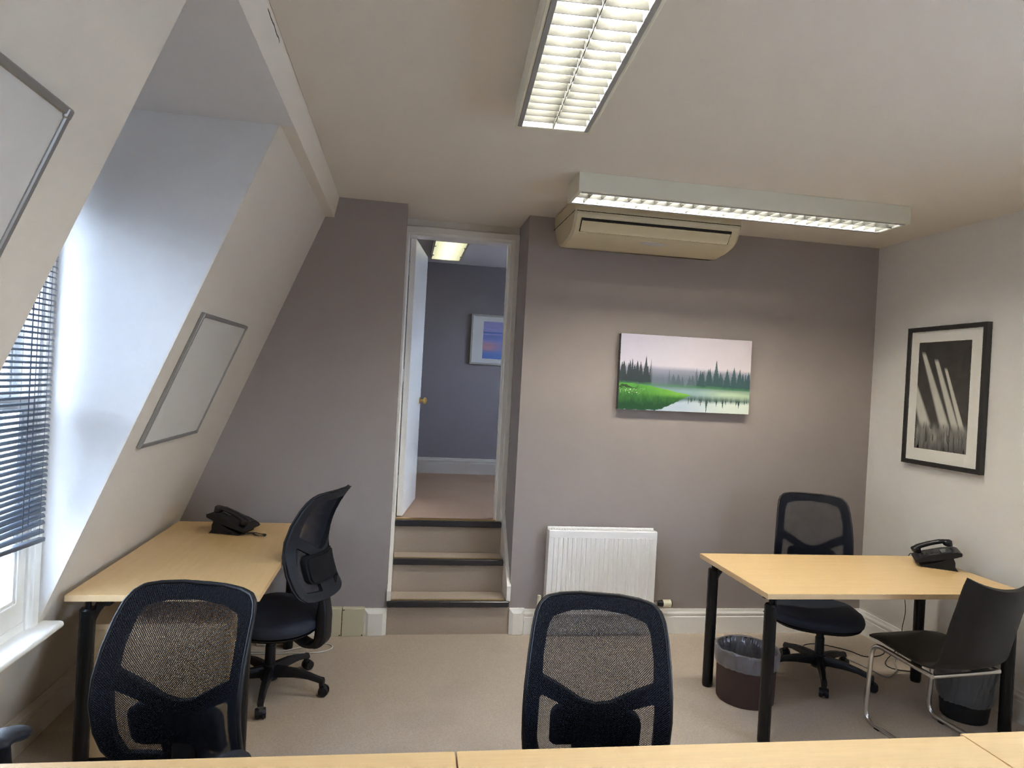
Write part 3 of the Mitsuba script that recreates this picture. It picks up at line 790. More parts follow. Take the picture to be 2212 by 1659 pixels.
def desk(label, x, y, w, d, rot=0.0, group=None):
    """Top w along local x, d along local y, near left corner at (x, y)."""
    t = thing('desk', label, 'desk', group)
    tw = T().translate([x, y, 0]).rotate([0, 0, 1], rot)
    z1, z0 = 0.730, 0.705
    m = box(0, w, 0, d, z0, z1)
    m = m.subdivide()
    v = np.asarray(m.vertices)[np.asarray(m.faces)].reshape(-1, 3)
    flat = trimesh.Trimesh(v, np.arange(len(v)).reshape(-1, 3), process=False)
    put('tabletop', flat, 'mat_maple', parent=t, to_world=tw, uv=np.c_[v[:, 0] + x * 3.3, v[:, 1] + v[:, 2] + y * 1.7])
    e = 0.0012
    band = [box(-e, 0, 0, d, z0, z1 - 0.0015), box(w, w + e, 0, d, z0, z1 - 0.0015), box(-e, w + e, -e, 0, z0, z1 - 0.0015), box(-e, w + e, d, d + e, z0, z1 - 0.0015)]
    put('edge_band', cat(band), 'mat_maple_edge', parent=t, to_world=tw)
    ix, iy, r = 0.055, 0.062, 0.029
    for sx in (0, 1):
        for sy in (0, 1):
            cx, cy = (ix, w - ix)[sx], (iy, d - iy)[sy]
            dx, dy = (1, -1)[sx], (1, -1)[sy]
            leg = cat([cyl((cx, cy, 0.0), (cx, cy, 0.012), r - 0.003, n=28), cyl((cx, cy, 0.010), (cx, cy, 0.655), r, n=28), cyl((cx, cy, 0.655), (cx, cy, 0.663), r, r - 0.005, n=28)])
            lk = put('leg', leg, 'mat_black_metal', smooth=35, parent=t, to_world=tw)
            # curved bracket up to the top, and the short post
            n = np.array([dx, dy, 0]) / math.sqrt(2)
            arc = [(0.020 + 0.10 * (1 - math.cos(a)), 0.560 + 0.125 * math.sin(a)) for a in np.linspace(0.15, math.pi / 2, 10)]
            poly = Polygon([(0.018, 0.55)] + arc + [(0.135, 0.700), (0.135, 0.705), (0.05, 0.705), (0.018, 0.645)])
            br = extrude(poly, -0.011, 0.011)
            vv = np.asarray(br.vertices)
            side = np.array([-n[1], n[0], 0])
            br.vertices = np.array([cx, cy, 0]) + vv[:, :1] * n + vv[:, 2:3] * side + vv[:, 1:2] * np.array([0, 0, 1.0])
            br.fix_normals()
            put('bracket', cat([br, cyl((cx, cy, 0.66), (cx, cy, 0.705), 0.010, n=12), cyl((cx + dx * 0.018, cy, 0.655), (cx + dx * 0.018, cy, 0.705), 0.005, n=10)]), 'mat_black_metal', smooth=30, parent=lk, to_world=tw)
    rails = [box(ix, w - ix, cy - 0.012, cy + 0.012, 0.668, 0.704, 0.002) for cy in (iy + 0.07, d - iy - 0.07)]
    put('rail', cat(rails), 'mat_black_metal', parent=t, to_world=tw)
    return t


desk('maple desk beside the sloping wall, with a phone at its far end', -0.530, 2.832, 1.335, 0.722, 90)
desk('maple desk with black tubular legs against the right wall, bins beneath it', 1.725, 2.866, 1.432, 0.7205)
desk('maple desk at the lower left, in front of the chair with armrests', -1.262, 0.968, 1.424, 0.70, -0.9, None)
desk('maple desk in the middle of the foreground row, before the middle mesh chair', 0.172, 0.946, 1.418, 0.70, -0.6, None)
desk('maple desk at the lower right corner, last of the foreground row', 1.602, 0.945, 1.42, 0.70, 0.0, None)

# ---- drawer pedestal under the left desk
pd = thing('drawer_pedestal', 'pale maple drawer pedestal standing under the left desk', 'drawer unit')
px0, px1, py0, py1 = -1.225, -0.660, 2.935, 3.235
put('carcass', box(px0 + 0.006, px1 - 0.02, py0 + 0.006, py1 - 0.006, 0.03, 0.553, 0.001), 'mat_maple_pale', parent=pd)
put('top', box(px0, px1, py0, py1, 0.553, 0.578, 0.002), 'mat_maple_pale', parent=pd)
put('plinth', box(px0 + 0.02, px1 - 0.04, py0 + 0.02, py1 - 0.02, 0.0, 0.03), 'mat_black_plastic', parent=pd)
for za, zb in ((0.035, 0.285), (0.289, 0.417), (0.421, 0.549)):
    dk = put('drawer', box(px1 - 0.02, px1 - 0.002, py0 + 0.006, py1 - 0.006, za, zb, 0.0015), 'mat_maple_pale', parent=pd)
    yc = (py0 + py1) / 2
    put('handle', tube(fillet([(px1 - 0.002, yc - 0.055, zb - 0.04), (px1 + 0.022, yc - 0.055, zb - 0.04), (px1 + 0.022, yc + 0.055, zb - 0.04), (px1 - 0.002, yc + 0.055, zb - 0.04)], 0.012), 0.004, 8), 'mat_steel', smooth=40, parent=dk)


# ------------------------------------------------------------------ mesh office chairs
def round_poly(pts, r):
    p = Polygon(pts)
    return p.buffer(-r, join_style=1, quad_segs=8).buffer(r, join_style=1, quad_segs=8)


HB = 0.60
half_out = [(0.0, 0.600), (0.07, 0.600), (0.14, 0.597), (0.188, 0.590), (0.212, 0.572), (0.224, 0.545), (0.231, 0.50), (0.238, 0.42), (0.243, 0.33), (0.245, 0.25), (0.244, 0.15), (0.240, 0.075), (0.230, 0.032), (0.205, 0.008), (0.14, 0.0), (0.0, -0.003)]
OUT = round_poly(half_out + [(-x, y) for x, y in half_out[::-1]][1:-1], 0.03)
UPWIN = round_poly([(0.0, 0.553), (0.10, 0.548), (0.165, 0.532), (0.180, 0.50), (0.190, 0.42), (0.190, 0.352), (0.14, 0.322), (0.05, 0.262), (0.0, 0.250), (-0.05, 0.262), (-0.14, 0.322), (-0.190, 0.352), (-0.190, 0.42), (-0.180, 0.50), (-0.165, 0.532), (-0.10, 0.548)], 0.012)
LOW = [(0.196, 0.296), (0.198, 0.12), (0.188, 0.050), (0.075, 0.036), (0.075, 0.18), (0.06, 0.205), (0.12, 0.250)]
LOWR = round_poly(LOW, 0.008)
LOWL = affinity.scale(LOWR, -1, 1, origin=(0, 0))
FRAME2D = OUT.difference(UPWIN).difference(LOWR).difference(LOWL)


def back_map(v):
    """(s, t, w) -> chair space; w points to the sitter."""
    s, t, w = v[:, 0] * 0.89, v[:, 1] * 0.90, v[:, 2]
    return np.c_[s, -0.190 - 1.30 * (t - 0.25) ** 2 + 1.55 * s * s * (0.55 + 0.45 * np.clip(1 - np.abs(t - 0.25) / 0.5, 0, 1)) + w, 0.505 + t * 0.985]


def sheet(poly, w0, w1, step=0.03):
    cs = m3.CrossSection([np.asarray(poly.exterior.coords)[:-1].tolist()] + [np.asarray(i.coords)[:-1].tolist() for i in poly.interiors], m3.FillRule.EvenOdd)
    me = m3.Manifold.extrude(cs, w1 - w0).refine_to_length(step).to_mesh()
    v = np.array(me.vert_properties[:, :3], float); v[:, 2] += w0
    m = trimesh.Trimesh(back_map(v), np.array(me.tri_verts), process=False); m.fix_normals()
    return m


def mesh_ribbons():
    """Woven mesh: two families of thin ribbons clipped to the outline of the back."""
    V, F, at = [], [], 0
    wd, pitch = 0.0019, 0.0050
    inner = OUT.buffer(-0.004)
    for fam, ang in enumerate((52, -52)):
        d = np.array([math.cos(math.radians(ang)), math.sin(math.radians(ang))]); nn = np.array([-d[1], d[0]])
        for off in np.arange(-0.55, 0.55, pitch):
            c = np.array([0, 0.3]) + nn * off
            cut = LineString([c - d * 0.7, c + d * 0.7]).intersection(inner)
            for g in ([cut] if cut.geom_type == 'LineString' else list(getattr(cut, 'geoms', []))):
                if g.is_empty or g.length < 0.01:
                    continue
                a, b = np.array(g.coords[0]), np.array(g.coords[-1])
                k = max(2, int(g.length / 0.035) + 1)
                line = a + (b - a) * np.linspace(0, 1, k)[:, None]
                l2, r2 = line + nn * wd / 2, line - nn * wd / 2
                h = 0.0122 + 0.0006 * fam
                V.append(np.vstack([np.c_[l2, np.full(k, h)], np.c_[r2, np.full(k, h)], np.c_[line, np.full(k, h + 0.0017)]]))
                i = np.arange(k - 1)
                for p0, p1 in ((0, k), (k, 2 * k), (2 * k, 0)):
                    F.append(np.vstack([np.c_[i + p0, i + p0 + 1, i + p1 + 1], np.c_[i + p0, i + p1 + 1, i + p1]]) + at)
                at += 3 * k
    return trimesh.Trimesh(back_map(np.vstack(V)), np.vstack(F), process=False)


def seat_cushion():
    """Waterfall cushion, local centre (0, 0.02)."""
    n = 64
    t = np.linspace(0, 2 * np.pi, n, endpoint=False)
    e = 2.7
    x = 0.258 * np.sign(np.cos(t)) * np.abs(np.cos(t)) ** (2 / e)
    y = 0.245 * np.sign(np.sin(t)) * np.abs(np.sin(t)) ** (2 / e)
    x = x * (1 + 0.06 * y / 0.245)
    rings = [(0.93, 0.0, 0), (0.985, 0.010, 0), (1.0, 0.028, 0), (0.985, 0.046, 0), (0.94, 0.060, 1), (0.85, 0.070, 1), (0.65, 0.074, 1), (0.4, 0.071, 1), (0.15, 0.068, 1)]
    V = []
    for k, z, top in rings:
        zz = z + (0.016 * (x * k / 0.258) ** 2 - 0.03 * np.clip(y * k / 0.245 - 0.35, 0, 1) ** 2 - 0.012 * np.exp(-((y * k + 0.05) / 0.1) ** 2)) * (1 if top else 0.35)
        V.append(np.c_[x * k, y * k + 0.035, zz])
    V.append(np.array([[0, 0.035, 0.058]])); V.append(np.array([[0, 0.035, 0.0]]))
    v = np.vstack(V); f = []
    m = len(rings)
    for i in range(m - 1):
        for j in range(n):
            q = (j + 1) % n
            f += [[i * n + j, i * n + q, (i + 1) * n + q], [i * n + j, (i + 1) * n + q, (i + 1) * n + j]]
    for j in range(n):
        q = (j + 1) % n
        f += [[(m - 1) * n + j, (m - 1) * n + q, m * n], [q, j, m * n + 1]]
    me = trimesh.Trimesh(v, f, process=False); me.fix_normals()
    return me


def seat_pan():
    c = seat_cushion()
    v = c.vertices.copy()
    v[:, 0] *= 0.95; v[:, 1] = (v[:, 1] - 0.035) * 0.95 + 0.035; v[:, 2] = np.minimum(v[:, 2], 0.02) * 0.9 - 0.020
    return trimesh.Trimesh(v, c.faces, process=False)


def jbar():
    """Back support: from the back's stem down behind the seat, then forward under it."""
    path = fillet([(0, -0.222, 0.60), (0, -0.235, 0.48), (0, -0.232, 0.285), (0, -0.16, 0.255), (0, -0.06, 0.315)], 0.06, 6)
    out = []
    t = np.gradient(path, axis=0); t /= np.linalg.norm(t, axis=1, keepdims=True)
    nrm = np.c_[np.zeros(len(t)), -t[:, 2], t[:, 1]]
    V = []
    for q, n_, s in zip(path, nrm, np.linspace(0, 1, len(path))):
        w, h = 0.036 + 0.010 * s, 0.011 + 0.020 * math.sin(math.pi * min(1, s * 1.25)) ** 2
        for a, b in ((-1, -0.6), (-0.8, -1), (0.8, -1), (1, -0.6), (1, 0.6), (0.8, 1), (-0.8, 1), (-1, 0.6)):
            V.append(q + np.array([a * w, 0, 0]) + n_ * b * h)
    V = np.array(V); k = 8; F = []
    for i in range(len(path) - 1):
        for j in range(k):
            q = (j + 1) % k
            F += [[i * k + j, i * k + q, (i + 1) * k + q], [i * k + j, (i + 1) * k + q, (i + 1) * k + j]]
    for j in range(1, k - 1):
        F += [[0, j + 1, j], [(len(path) - 1) * k, (len(path) - 1) * k + j, (len(path) - 1) * k + j + 1]]
    m = trimesh.Trimesh(V, F, process=False); m.fix_normals()
    return m


def base_leg():
    """One arm of the star along +x, hub at the origin."""
    V = []
    st_ = [(0.02, 0.100, 0.024, 0.030), (0.06, 0.104, 0.021, 0.026), (0.14, 0.104, 0.018, 0.020), (0.21, 0.096, 0.016, 0.015), (0.265, 0.082, 0.015, 0.013), (0.292, 0.074, 0.015, 0.012)]
    secs = []
    for x, z, w, h in st_:
        secs.append([(x, a * w, z + b * h) for a, b in ((-1, -0.9), (1, -0.9), (1, 0.3), (0.6, 1), (-0.6, 1), (-1, 0.3))])
    m = [hull(secs[i] + secs[i + 1]) for i in range(len(secs) - 1)]
    m.append(cyl((0.280, 0, 0.052), (0.280, 0, 0.090), 0.014, n=14))
    return cat(m)


def caster():
    w = []
    for s in (-1, 1):
        w += [cyl((0.292, s * 0.008, 0.0265), (0.292, s * 0.024, 0.0265), 0.0265, 0.0235, n=22)]
    hood = [cyl((0.292, -0.0075, 0.030), (0.292, 0.0075, 0.030), 0.021, n=16), hull([(0.27, y, 0.05) for y in (-0.012, 0.012)] + [(0.292, y, 0.058) for y in (-0.014, 0.014)] + [(0.305, y, 0.046) for y in (-0.012, 0.012)] + [(0.275, y, 0.036) for y in (-0.008, 0.008)])]
    return cat(w + hood)


CH = {}


def chair_kit():
    CH['seat'] = mikit.ply(moved(seat_cushion(), 0, 0, 0.348), 'mat_seat_fabric', smooth=50)
    CH['seat_pan'] = mikit.ply(moved(seat_pan(), 0, 0, 0.348), 'mat_black_plastic', smooth=50)
    CH['back_frame'] = mikit.ply(sheet(FRAME2D, -0.010, 0.0105), 'mat_frame_plastic', smooth=35)
    edge = np.asarray(OUT.exterior.coords)[:-1]
    edge = edge[np.r_[True, np.linalg.norm(np.diff(edge, axis=0), axis=1) > 0.003]]
    CH['piping'] = mikit.ply(tube(back_map(np.c_[edge, np.full(len(edge), 0.008)]), 0.0065, 8, True), 'mat_black_plastic', smooth=60)
    CH['mesh_panel'] = mikit.ply(mesh_ribbons(), 'mat_mesh_fabric')
    pad = round_poly([(-0.156, 0.082), (0.156, 0.082), (0.156, 0.238), (-0.156, 0.238)], 0.035)
    CH['lumbar_pad'] = mikit.ply(cat([sheet(pad, -0.020, 0.0085), sheet(pad.buffer(-0.012), -0.028, -0.019)]), 'mat_pad', smooth=35)
    CH['back_bar'] = mikit.ply(jbar(), 'mat_black_plastic', smooth=40)
    mech = [box(-0.075, 0.075, -0.10, 0.13, 0.318, 0.358, 0.012), box(-0.03, 0.03, -0.12, 0.0, 0.30, 0.345, 0.006), cyl((-0.10, 0.02, 0.335), (0.10, 0.02, 0.335), 0.012), cyl((0, 0, 0.285), (0, 0, 0.325), 0.034)]
    CH['mechanism'] = mikit.ply(cat(mech), 'mat_black_plastic', smooth=30)
    CH['gas_column'] = mikit.ply(cat([cyl((0, 0, 0.08), (0, 0, 0.235), 0.027, 0.0255, 24), cyl((0, 0, 0.235), (0, 0, 0.300), 0.0215, n=24)]), 'mat_black_plastic', smooth=30)
    CH['base_hub'] = mikit.ply(cat([cyl((0, 0, 0.062), (0, 0, 0.136), 0.042, 0.034, 24), cyl((0, 0, 0.136), (0, 0, 0.142), 0.034, 0.030, 24)]), 'mat_black_plastic', smooth=30)
    CH['base_leg'] = mikit.ply(base_leg(), 'mat_black_plastic', smooth=35)
    CH['caster'] = mikit.ply(caster(), 'mat_black_plastic', smooth=30)
    for k, (y, a) in enumerate(((0.06, 8), (0.015, -2), (-0.03, -12))):
        m = cat([tube(spline([(0.06, y, 0.330), (0.15, y + 0.004 * a / 4, 0.325), (0.20, y + 0.01 * a / 4, 0.318)], 10), 0.006, 8), hull(trimesh.creation.icosphere(2, 1.0).vertices * [0.040, 0.014, 0.007] + [0.235, y + 0.012 * a / 4, 0.314])])
        CH[f'lever{k}'] = mikit.ply(m, 'mat_black_plastic', smooth=45)
    for s in (-1, 1):
        up = tube(fillet([(s * 0.10, 0.0, 0.350), (s * 0.26, 0.0, 0.352), (s * 0.293, 0.05, 0.40), (s * 0.296, 0.09, 0.725)], 0.05, 6), 0.016, 10)
        c = [(s * (0.296 + dx), y, z) for dx, y, z in ((0.002, 0.050, 0.722), (0.004, 0.08, 0.732), (0.000, 0.110, 0.732))]
        pad3 = cat([hull(np.vstack([trimesh.creation.icosphere(2, 1.0).vertices * [0.038, 0.034, 0.016] + np.array(a), trimesh.creation.icosphere(2, 1.0).vertices * [0.040, 0.034, 0.016] + np.array(b)])) for a, b in zip(c, c[1:])])
        CH[f'arm{s}'] = mikit.ply(up, 'mat_black_plastic', smooth=45)
        CH[f'armpad{s}'] = mikit.ply(pad3, 'mat_frame_plastic', smooth=60)


chair_kit()


def mesh_chair(label, x, y, yaw, base=0.0, dz=0.0, arms=False, off=(0.0, 0.0), back_dz=0.0):
    """yaw: degrees from facing +y, anticlockwise seen from above."""
    t = thing('mesh_office_chair', label, 'office chair', 'black mesh office chairs')
    bx_, by_ = x + off[0], y + off[1]
    lo = T().translate([bx_, by_, 0]).rotate([0, 0, 1], yaw)
    up = T().translate([x, y, dz]).rotate([0, 0, 1], yaw)
    bk = T().translate([x, y, dz + back_dz]).rotate([0, 0, 1], yaw)
    put('seat', CH['seat'], None, parent=t, to_world=up, label='dark blue-black fabric seat')
    put('seat_pan', CH['seat_pan'], None, parent=t, to_world=up)
    f = put('back_frame', CH['back_frame'], None, parent=t, to_world=bk)
    put('piping', CH['piping'], None, parent=f, to_world=bk)
    put('mesh_panel', CH['mesh_panel'], None, parent=t, to_world=bk, label='see-through black mesh of the backrest', kind='stuff')
    put('lumbar_pad', CH['lumbar_pad'], None, parent=t, to_world=bk)
    put('back_bar', CH['back_bar'], None, parent=t, to_world=up)
    mk = put('mechanism', CH['mechanism'], None, parent=t, to_world=up)
    for k in range(3):
        put('lever', CH[f'lever{k}'], None, parent=mk, to_world=up)
    put('gas_column', CH['gas_column'], None, parent=t, to_world=lo if dz >= -0.02 else T().translate([bx_, by_, dz * 0.5]).rotate([0, 0, 1], yaw))
    put('base_hub', CH['base_hub'], None, parent=t, to_world=lo)
    for k in range(5):
        a = base + 72 * k
        w = T().translate([bx_, by_, 0]).rotate([0, 0, 1], a)
        lk = put('base_leg', CH['base_leg'], None, parent=t, to_world=w)
        put('caster', CH['caster'], None, parent=lk, to_world=w @ T().translate([0.28, 0, 0]).rotate([0, 0, 1], [20, -35, 60, -10, 40][k] * 0.3).translate([-0.28, 0, 0]))
    if arms:
        for s in (-1, 1):
            ak = put('armrest', CH[f'arm{s}'], None, parent=t, to_world=up)
            put('arm_pad', CH[f'armpad{s}'], None, parent=ak, to_world=up)
    return t


mesh_chair('black mesh office chair seen side-on at the left desk, its back towards the doorway', -0.553, 3.565, 70, -15, 0.0, off=(-0.047, 0.008), back_dz=0.025)
mesh_chair('black mesh office chair standing behind the right desk, facing the viewer', 2.492, 3.645, 155, 26, 0.0, off=(0.030, -0.035))
mesh_chair('black mesh office chair with armrests in the left foreground, before the drawer pedestal', -0.637, 1.865, 165, 10, -0.045, arms=True)
mesh_chair('black mesh office chair in the middle foreground, in front of the radiator', 0.597, 1.815, 166, 30, -0.06)

# ------------------------------------------------------------------ cantilever chair
cc = thing('cantilever_chair', 'black leather visitor chair with chrome cantilever frame, pulled up to the right desk', 'chair')
CT = T().translate([2.665, 2.90, 0]).rotate([0, 0, 1], 6)


def shell():
    prof = fillet([(0.225, 0.440), (0.17, 0.452), (-0.02, 0.430), (-0.185, 0.418), (-0.245, 0.60), (-0.335, 0.865)], 0.075, 9)
    d = np.r_[0, np.cumsum(np.linalg.norm(np.diff(prof, axis=0), axis=1))]
    q = np.linspace(0, d[-1], 46)
    prof = np.c_[np.interp(q, d, prof[:, 0]), np.interp(q, d, prof[:, 1])]
    tg = np.gradient(prof, axis=0); tg /= np.linalg.norm(tg, axis=1, keepdims=True)
    nr = np.c_[tg[:, 1], -tg[:, 0]]      # towards the sitter
    if nr[5, 1] < 0: nr = -nr
    s = q / q[-1]
    hw = np.interp(s, [0, 0.05, 0.4, 0.55, 0.75, 0.95, 1.0], [0.195, 0.215, 0.212, 0.205, 0.205, 0.200, 0.192])
    curve = np.interp(s, [0, 0.35, 0.5, 0.8, 1.0], [0.0, 0.006, 0.018, 0.045, 0.055])
    topdip = np.interp(s, [0, 0.85, 1.0], [0, 0, 0.030])
    nx = 17
    u = np.linspace(-1, 1, nx)
    V = []
    for side in (0, 1):
        for k in range(len(prof)):
            w = (0.011 if side == 0 else -0.011)
            lat = u * hw[k]
            c = (u ** 2 - 0.33) * curve[k]
            yy = prof[k, 0] + nr[k, 0] * (c + w * np.sqrt(np.clip(1 - np.abs(u) ** 8, 0.15, 1)))
            zz = prof[k, 1] + nr[k, 1] * (c + w * np.sqrt(np.clip(1 - np.abs(u) ** 8, 0.15, 1))) + topdip[k] * (np.abs(u) ** 2.5 - 0.4)
            V.append(np.c_[lat, yy, zz])
    V = np.vstack(V)
    L = len(prof); F = []
    for side in (0, 1):
        o = side * L * nx
        for i in range(L - 1):
            for j in range(nx - 1):
                a = o + i * nx + j
                F += [[a, a + 1, a + nx + 1], [a, a + nx + 1, a + nx]]
    o = L * nx
    for i in range(L - 1):
        for j in (0, nx - 1):
            a, b = i * nx + j, (i + 1) * nx + j
            F += [[a, b, b + o], [a, b + o, a + o]]
    for j in range(nx - 1):
        for i in (0, L - 1):
            a, b = i * nx + j, i * nx + j + 1
            F += [[a, b, b + o], [a, b + o, a + o]]
    m = trimesh.Trimesh(V, F, process=False); m.fix_normals()
    return m


put('seat_shell', shell(), 'mat_leather', smooth=50, parent=cc, to_world=CT, label='black leather seat and back in one curved shell')
for s in (-1, 1):
    x = s * 0.200
    path = fillet([(x, -0.16, 0.395), (x, 0.195, 0.415), (x * 1.02, 0.215, 0.013), (x * 1.02, -0.26, 0.0125)], 0.065, 8)
    put('frame_tube', tube(path, 0.0115, 14), 'mat_chrome', smooth=60, parent=cc, to_world=CT)
put('cross_tube', cat([tube([(-0.20, -0.16, 0.395), (0.20, -0.16, 0.395)], 0.010, 12), tube([(-0.204, -0.25, 0.0125), (0.204, -0.25, 0.0125)], 0.0115, 12)]), 'mat_chrome', smooth=60, parent=cc, to_world=CT)
put('glide', cat([box(s * 0.204 - 0.012, s * 0.204 + 0.012, y - 0.015, y + 0.015, 0.0, 0.004, 0.001) for s in (-1, 1) for y in (0.13, -0.2)]), 'mat_black_plastic', parent=cc, to_world=CT)


# ------------------------------------------------------------------ desk phones
def phone(label, x, y, rot, cord=None):
    """Faces local +x (low edge), handset on the local -y side."""
    t = thing('desk_phone', label, 'phone')
    tw = T().translate([x, y, 0.730]).rotate([0, 0, 1], rot)
    foot = Polygon([(-0.095, 0.0), (0.085, 0.0), (0.088, 0.008), (0.02, 0.030), (-0.045, 0.062), (-0.068, 0.070), (-0.078, 0.046), (-0.078, 0.018)])
    put('stand', extrude(foot, -0.078, 0.078, 'xzy'), 'mat_black_plastic', smooth=30, parent=t, to_world=tw)
    sec = Polygon([(0.112, 0.020), (0.118, 0.030), (0.108, 0.042), (0.060, 0.064), (-0.02, 0.092), (-0.085, 0.108), (-0.108, 0.104), (-0.106, 0.088), (-0.070, 0.072), (0.0, 0.050)])
    sec = sec.buffer(-0.004).buffer(0.004)
    a, b = extrude(sec, -0.088, 0.088, 'xzy'), None
    put('body', a, 'mat_black_plastic', smooth=40, parent=t, to_world=tw)
    # a frame on the sloped face: origin, along-slope axis, normal
    o = np.array([0.040, 0, 0.0710]); ax = np.array([-0.942, 0, 0.335]); nn = np.array([0.335, 0, 0.942])

    def on(u0, u1, v0, v1, h):
        return hull([o + ax * u + np.array([0, v, 0]) + nn * k for u in (u0, u1) for v in (v0, v1) for k in (-0.004, h)])
    put('display', on(0.055, 0.105, -0.010, 0.074, 0.004), 'mat_screen', parent=t, to_world=tw, label='grey phone display')
    keys = [on(-0.055 + 0.022 * i, -0.041 + 0.022 * i, 0.0 + 0.024 * j, 0.017 + 0.024 * j, 0.0045) for i in range(4) for j in range(3)]
    put('keypad', cat(keys), 'mat_key', parent=t, to_world=tw, kind='stuff')
    put('button', on(-0.010, 0.044, 0.071, 0.079, 0.004), 'mat_screen', parent=t, to_world=tw)
    # handset: an arched bar with two lumps
    p = [o + ax * u + np.array([0, -0.052, 0]) + nn * h for u, h in ((-0.062, 0.024), (-0.035, 0.034), (0.02, 0.040), (0.075, 0.040), (0.115, 0.032))]
    ico = trimesh.creation.icosphere(2, 1.0).vertices
    hs = [hull(np.vstack([ico * [0.020, 0.021, 0.012] + a, ico * [0.020, 0.021, 0.012] + b])) for a, b in zip(p, p[1:])]
    ends = [hull(np.vstack([ico * [0.026, 0.026, 0.014] + (o + ax * u + np.array([0, -0.052, 0]) + nn * h), ico * [0.024, 0.024, 0.010] + (o + ax * u + np.array([0, -0.052, 0]) + nn * (h - 0.016))])) for u, h in ((-0.055, 0.024), (0.108, 0.030))]
    put('handset', cat(hs + ends), 'mat_black_gloss', smooth=60, parent=t, to_world=tw)
    if cord is not None:
        base = spline(cord, 260)
        tg = np.gradient(base, axis=0); tg /= np.linalg.norm(tg, axis=1, keepdims=True)
        L = np.r_[0, np.cumsum(np.linalg.norm(np.diff(base, axis=0), axis=1))]
        sd = np.cross(tg, [0, 0, 1.0]); sd /= np.linalg.norm(sd, axis=1, keepdims=True) + 1e-9
        upv = np.cross(sd, tg)
        ph = L / 0.0052 * 2 * np.pi
        base = base + 0.0045 * (np.cos(ph)[:, None] * sd + np.sin(ph)[:, None] * upv)
        put('coiled_cord', tube(base, 0.0016, 5), 'mat_black_gloss', smooth=60, parent=t, to_world=tw)
    return t


phone('black desk phone with a coiled cord at the far end of the left desk', -0.900, 3.935, -16,
      [(0.095, -0.05, 0.03), (0.115, -0.052, 0.012), (0.135, -0.040, 0.009), (0.165, -0.062, 0.009), (0.205, -0.075, 0.009), (0.228, -0.070, 0.010), (0.222, -0.052, 0.010), (0.185, -0.045, 0.012), (0.150, -0.055, 0.016), (0.120, -0.072, 0.010), (0.05, -0.085, 0.008), (-0.02, -0.088, 0.008)])
phone('black desk phone on the right desk by the wall', 3.062, 3.372, 146)


# ------------------------------------------------------------------ waste bins
def crinkle(prof, n, amp, seed):
    m = lathe(prof, n)
    v = np.asarray(m.vertices)
    r = np.random.default_rng(seed)
    a = np.arctan2(v[:, 1], v[:, 0])
    k = np.zeros(len(v))
    for q in range(9):
        f, ph, g, z = r.integers(4, 34), r.uniform(0, 6.28), r.uniform(-70, 70), r.uniform(0.3, 1)
        k += z * np.sin(f * a + ph + g * v[:, 2])
    rad = np.hypot(v[:, 0], v[:, 1])
    s = 1 + amp * k / np.maximum(rad, 0.05)
    v[:, 0] *= s; v[:, 1] *= s
    v[:, 2] += amp * 1.2 * np.sin(5 * a + 1.3) * (v[:, 2] > 0.05)
    return trimesh.Trimesh(v, m.faces, process=False)


def bin_(label, x, y, r0, r1, h, mat_, liner, skirt, seed):
    t = thing('waste_bin', label, 'waste bin')
    tw = T().translate([x, y, 0])
    put('body', lathe([(0, 0), (r0 - 0.004, 0), (r0, 0.004), (r1, h - 0.006), (r1 + 0.003, h), (r1 - 0.003, h), (r0 - 0.004, 0.008), (0, 0.008)], 40), mat_, smooth=35, parent=t, to_world=tw)
    rr = lambda z: r0 + (r1 - r0) * z / h
    out = [(rr(h - skirt) + 0.006, h - skirt)] + [(rr(z) + 0.007 + 0.004 * (i % 2), z) for i, z in enumerate(np.linspace(h - skirt + 0.02, h - 0.01, 12))] + [(r1 + 0.010, h + 0.003), (r1 + 0.004, h + 0.008), (r1 - 0.005, h + 0.002)]
    ins = [(rr(z) - 0.010 - 0.006 * (i % 2) - 0.02 * (1 - z / h), z) for i, z in enumerate(np.linspace(h - 0.02, 0.05, 16))] + [(r0 * 0.5, 0.030), (0.0, 0.028)]
    put('liner', crinkle(out + ins, 120, 0.0024, seed), liner, smooth=True, parent=t, to_world=tw, label='crumpled see-through bin liner')
    return t


bin_('round brown waste bin with a crumpled liner under the left end of the right desk', 1.925, 3.375, 0.150, 0.158, 0.275, 'mat_bin_brown', 'mat_liner', 0.085, 3)
bin_('small black waste bin mostly covered by a clear liner, by the right wall', 3.040, 3.112, 0.108, 0.140, 0.285, 'mat_bin_black', 'mat_liner_clear', 0.19, 8)

# ------------------------------------------------------------------ radiator
rd = thing('radiator', 'white ribbed panel radiator on the back wall beside the steps', 'radiator')
rx0, rx1, rz0, rz1 = 0.982, 1.712, 0.160, 0.706


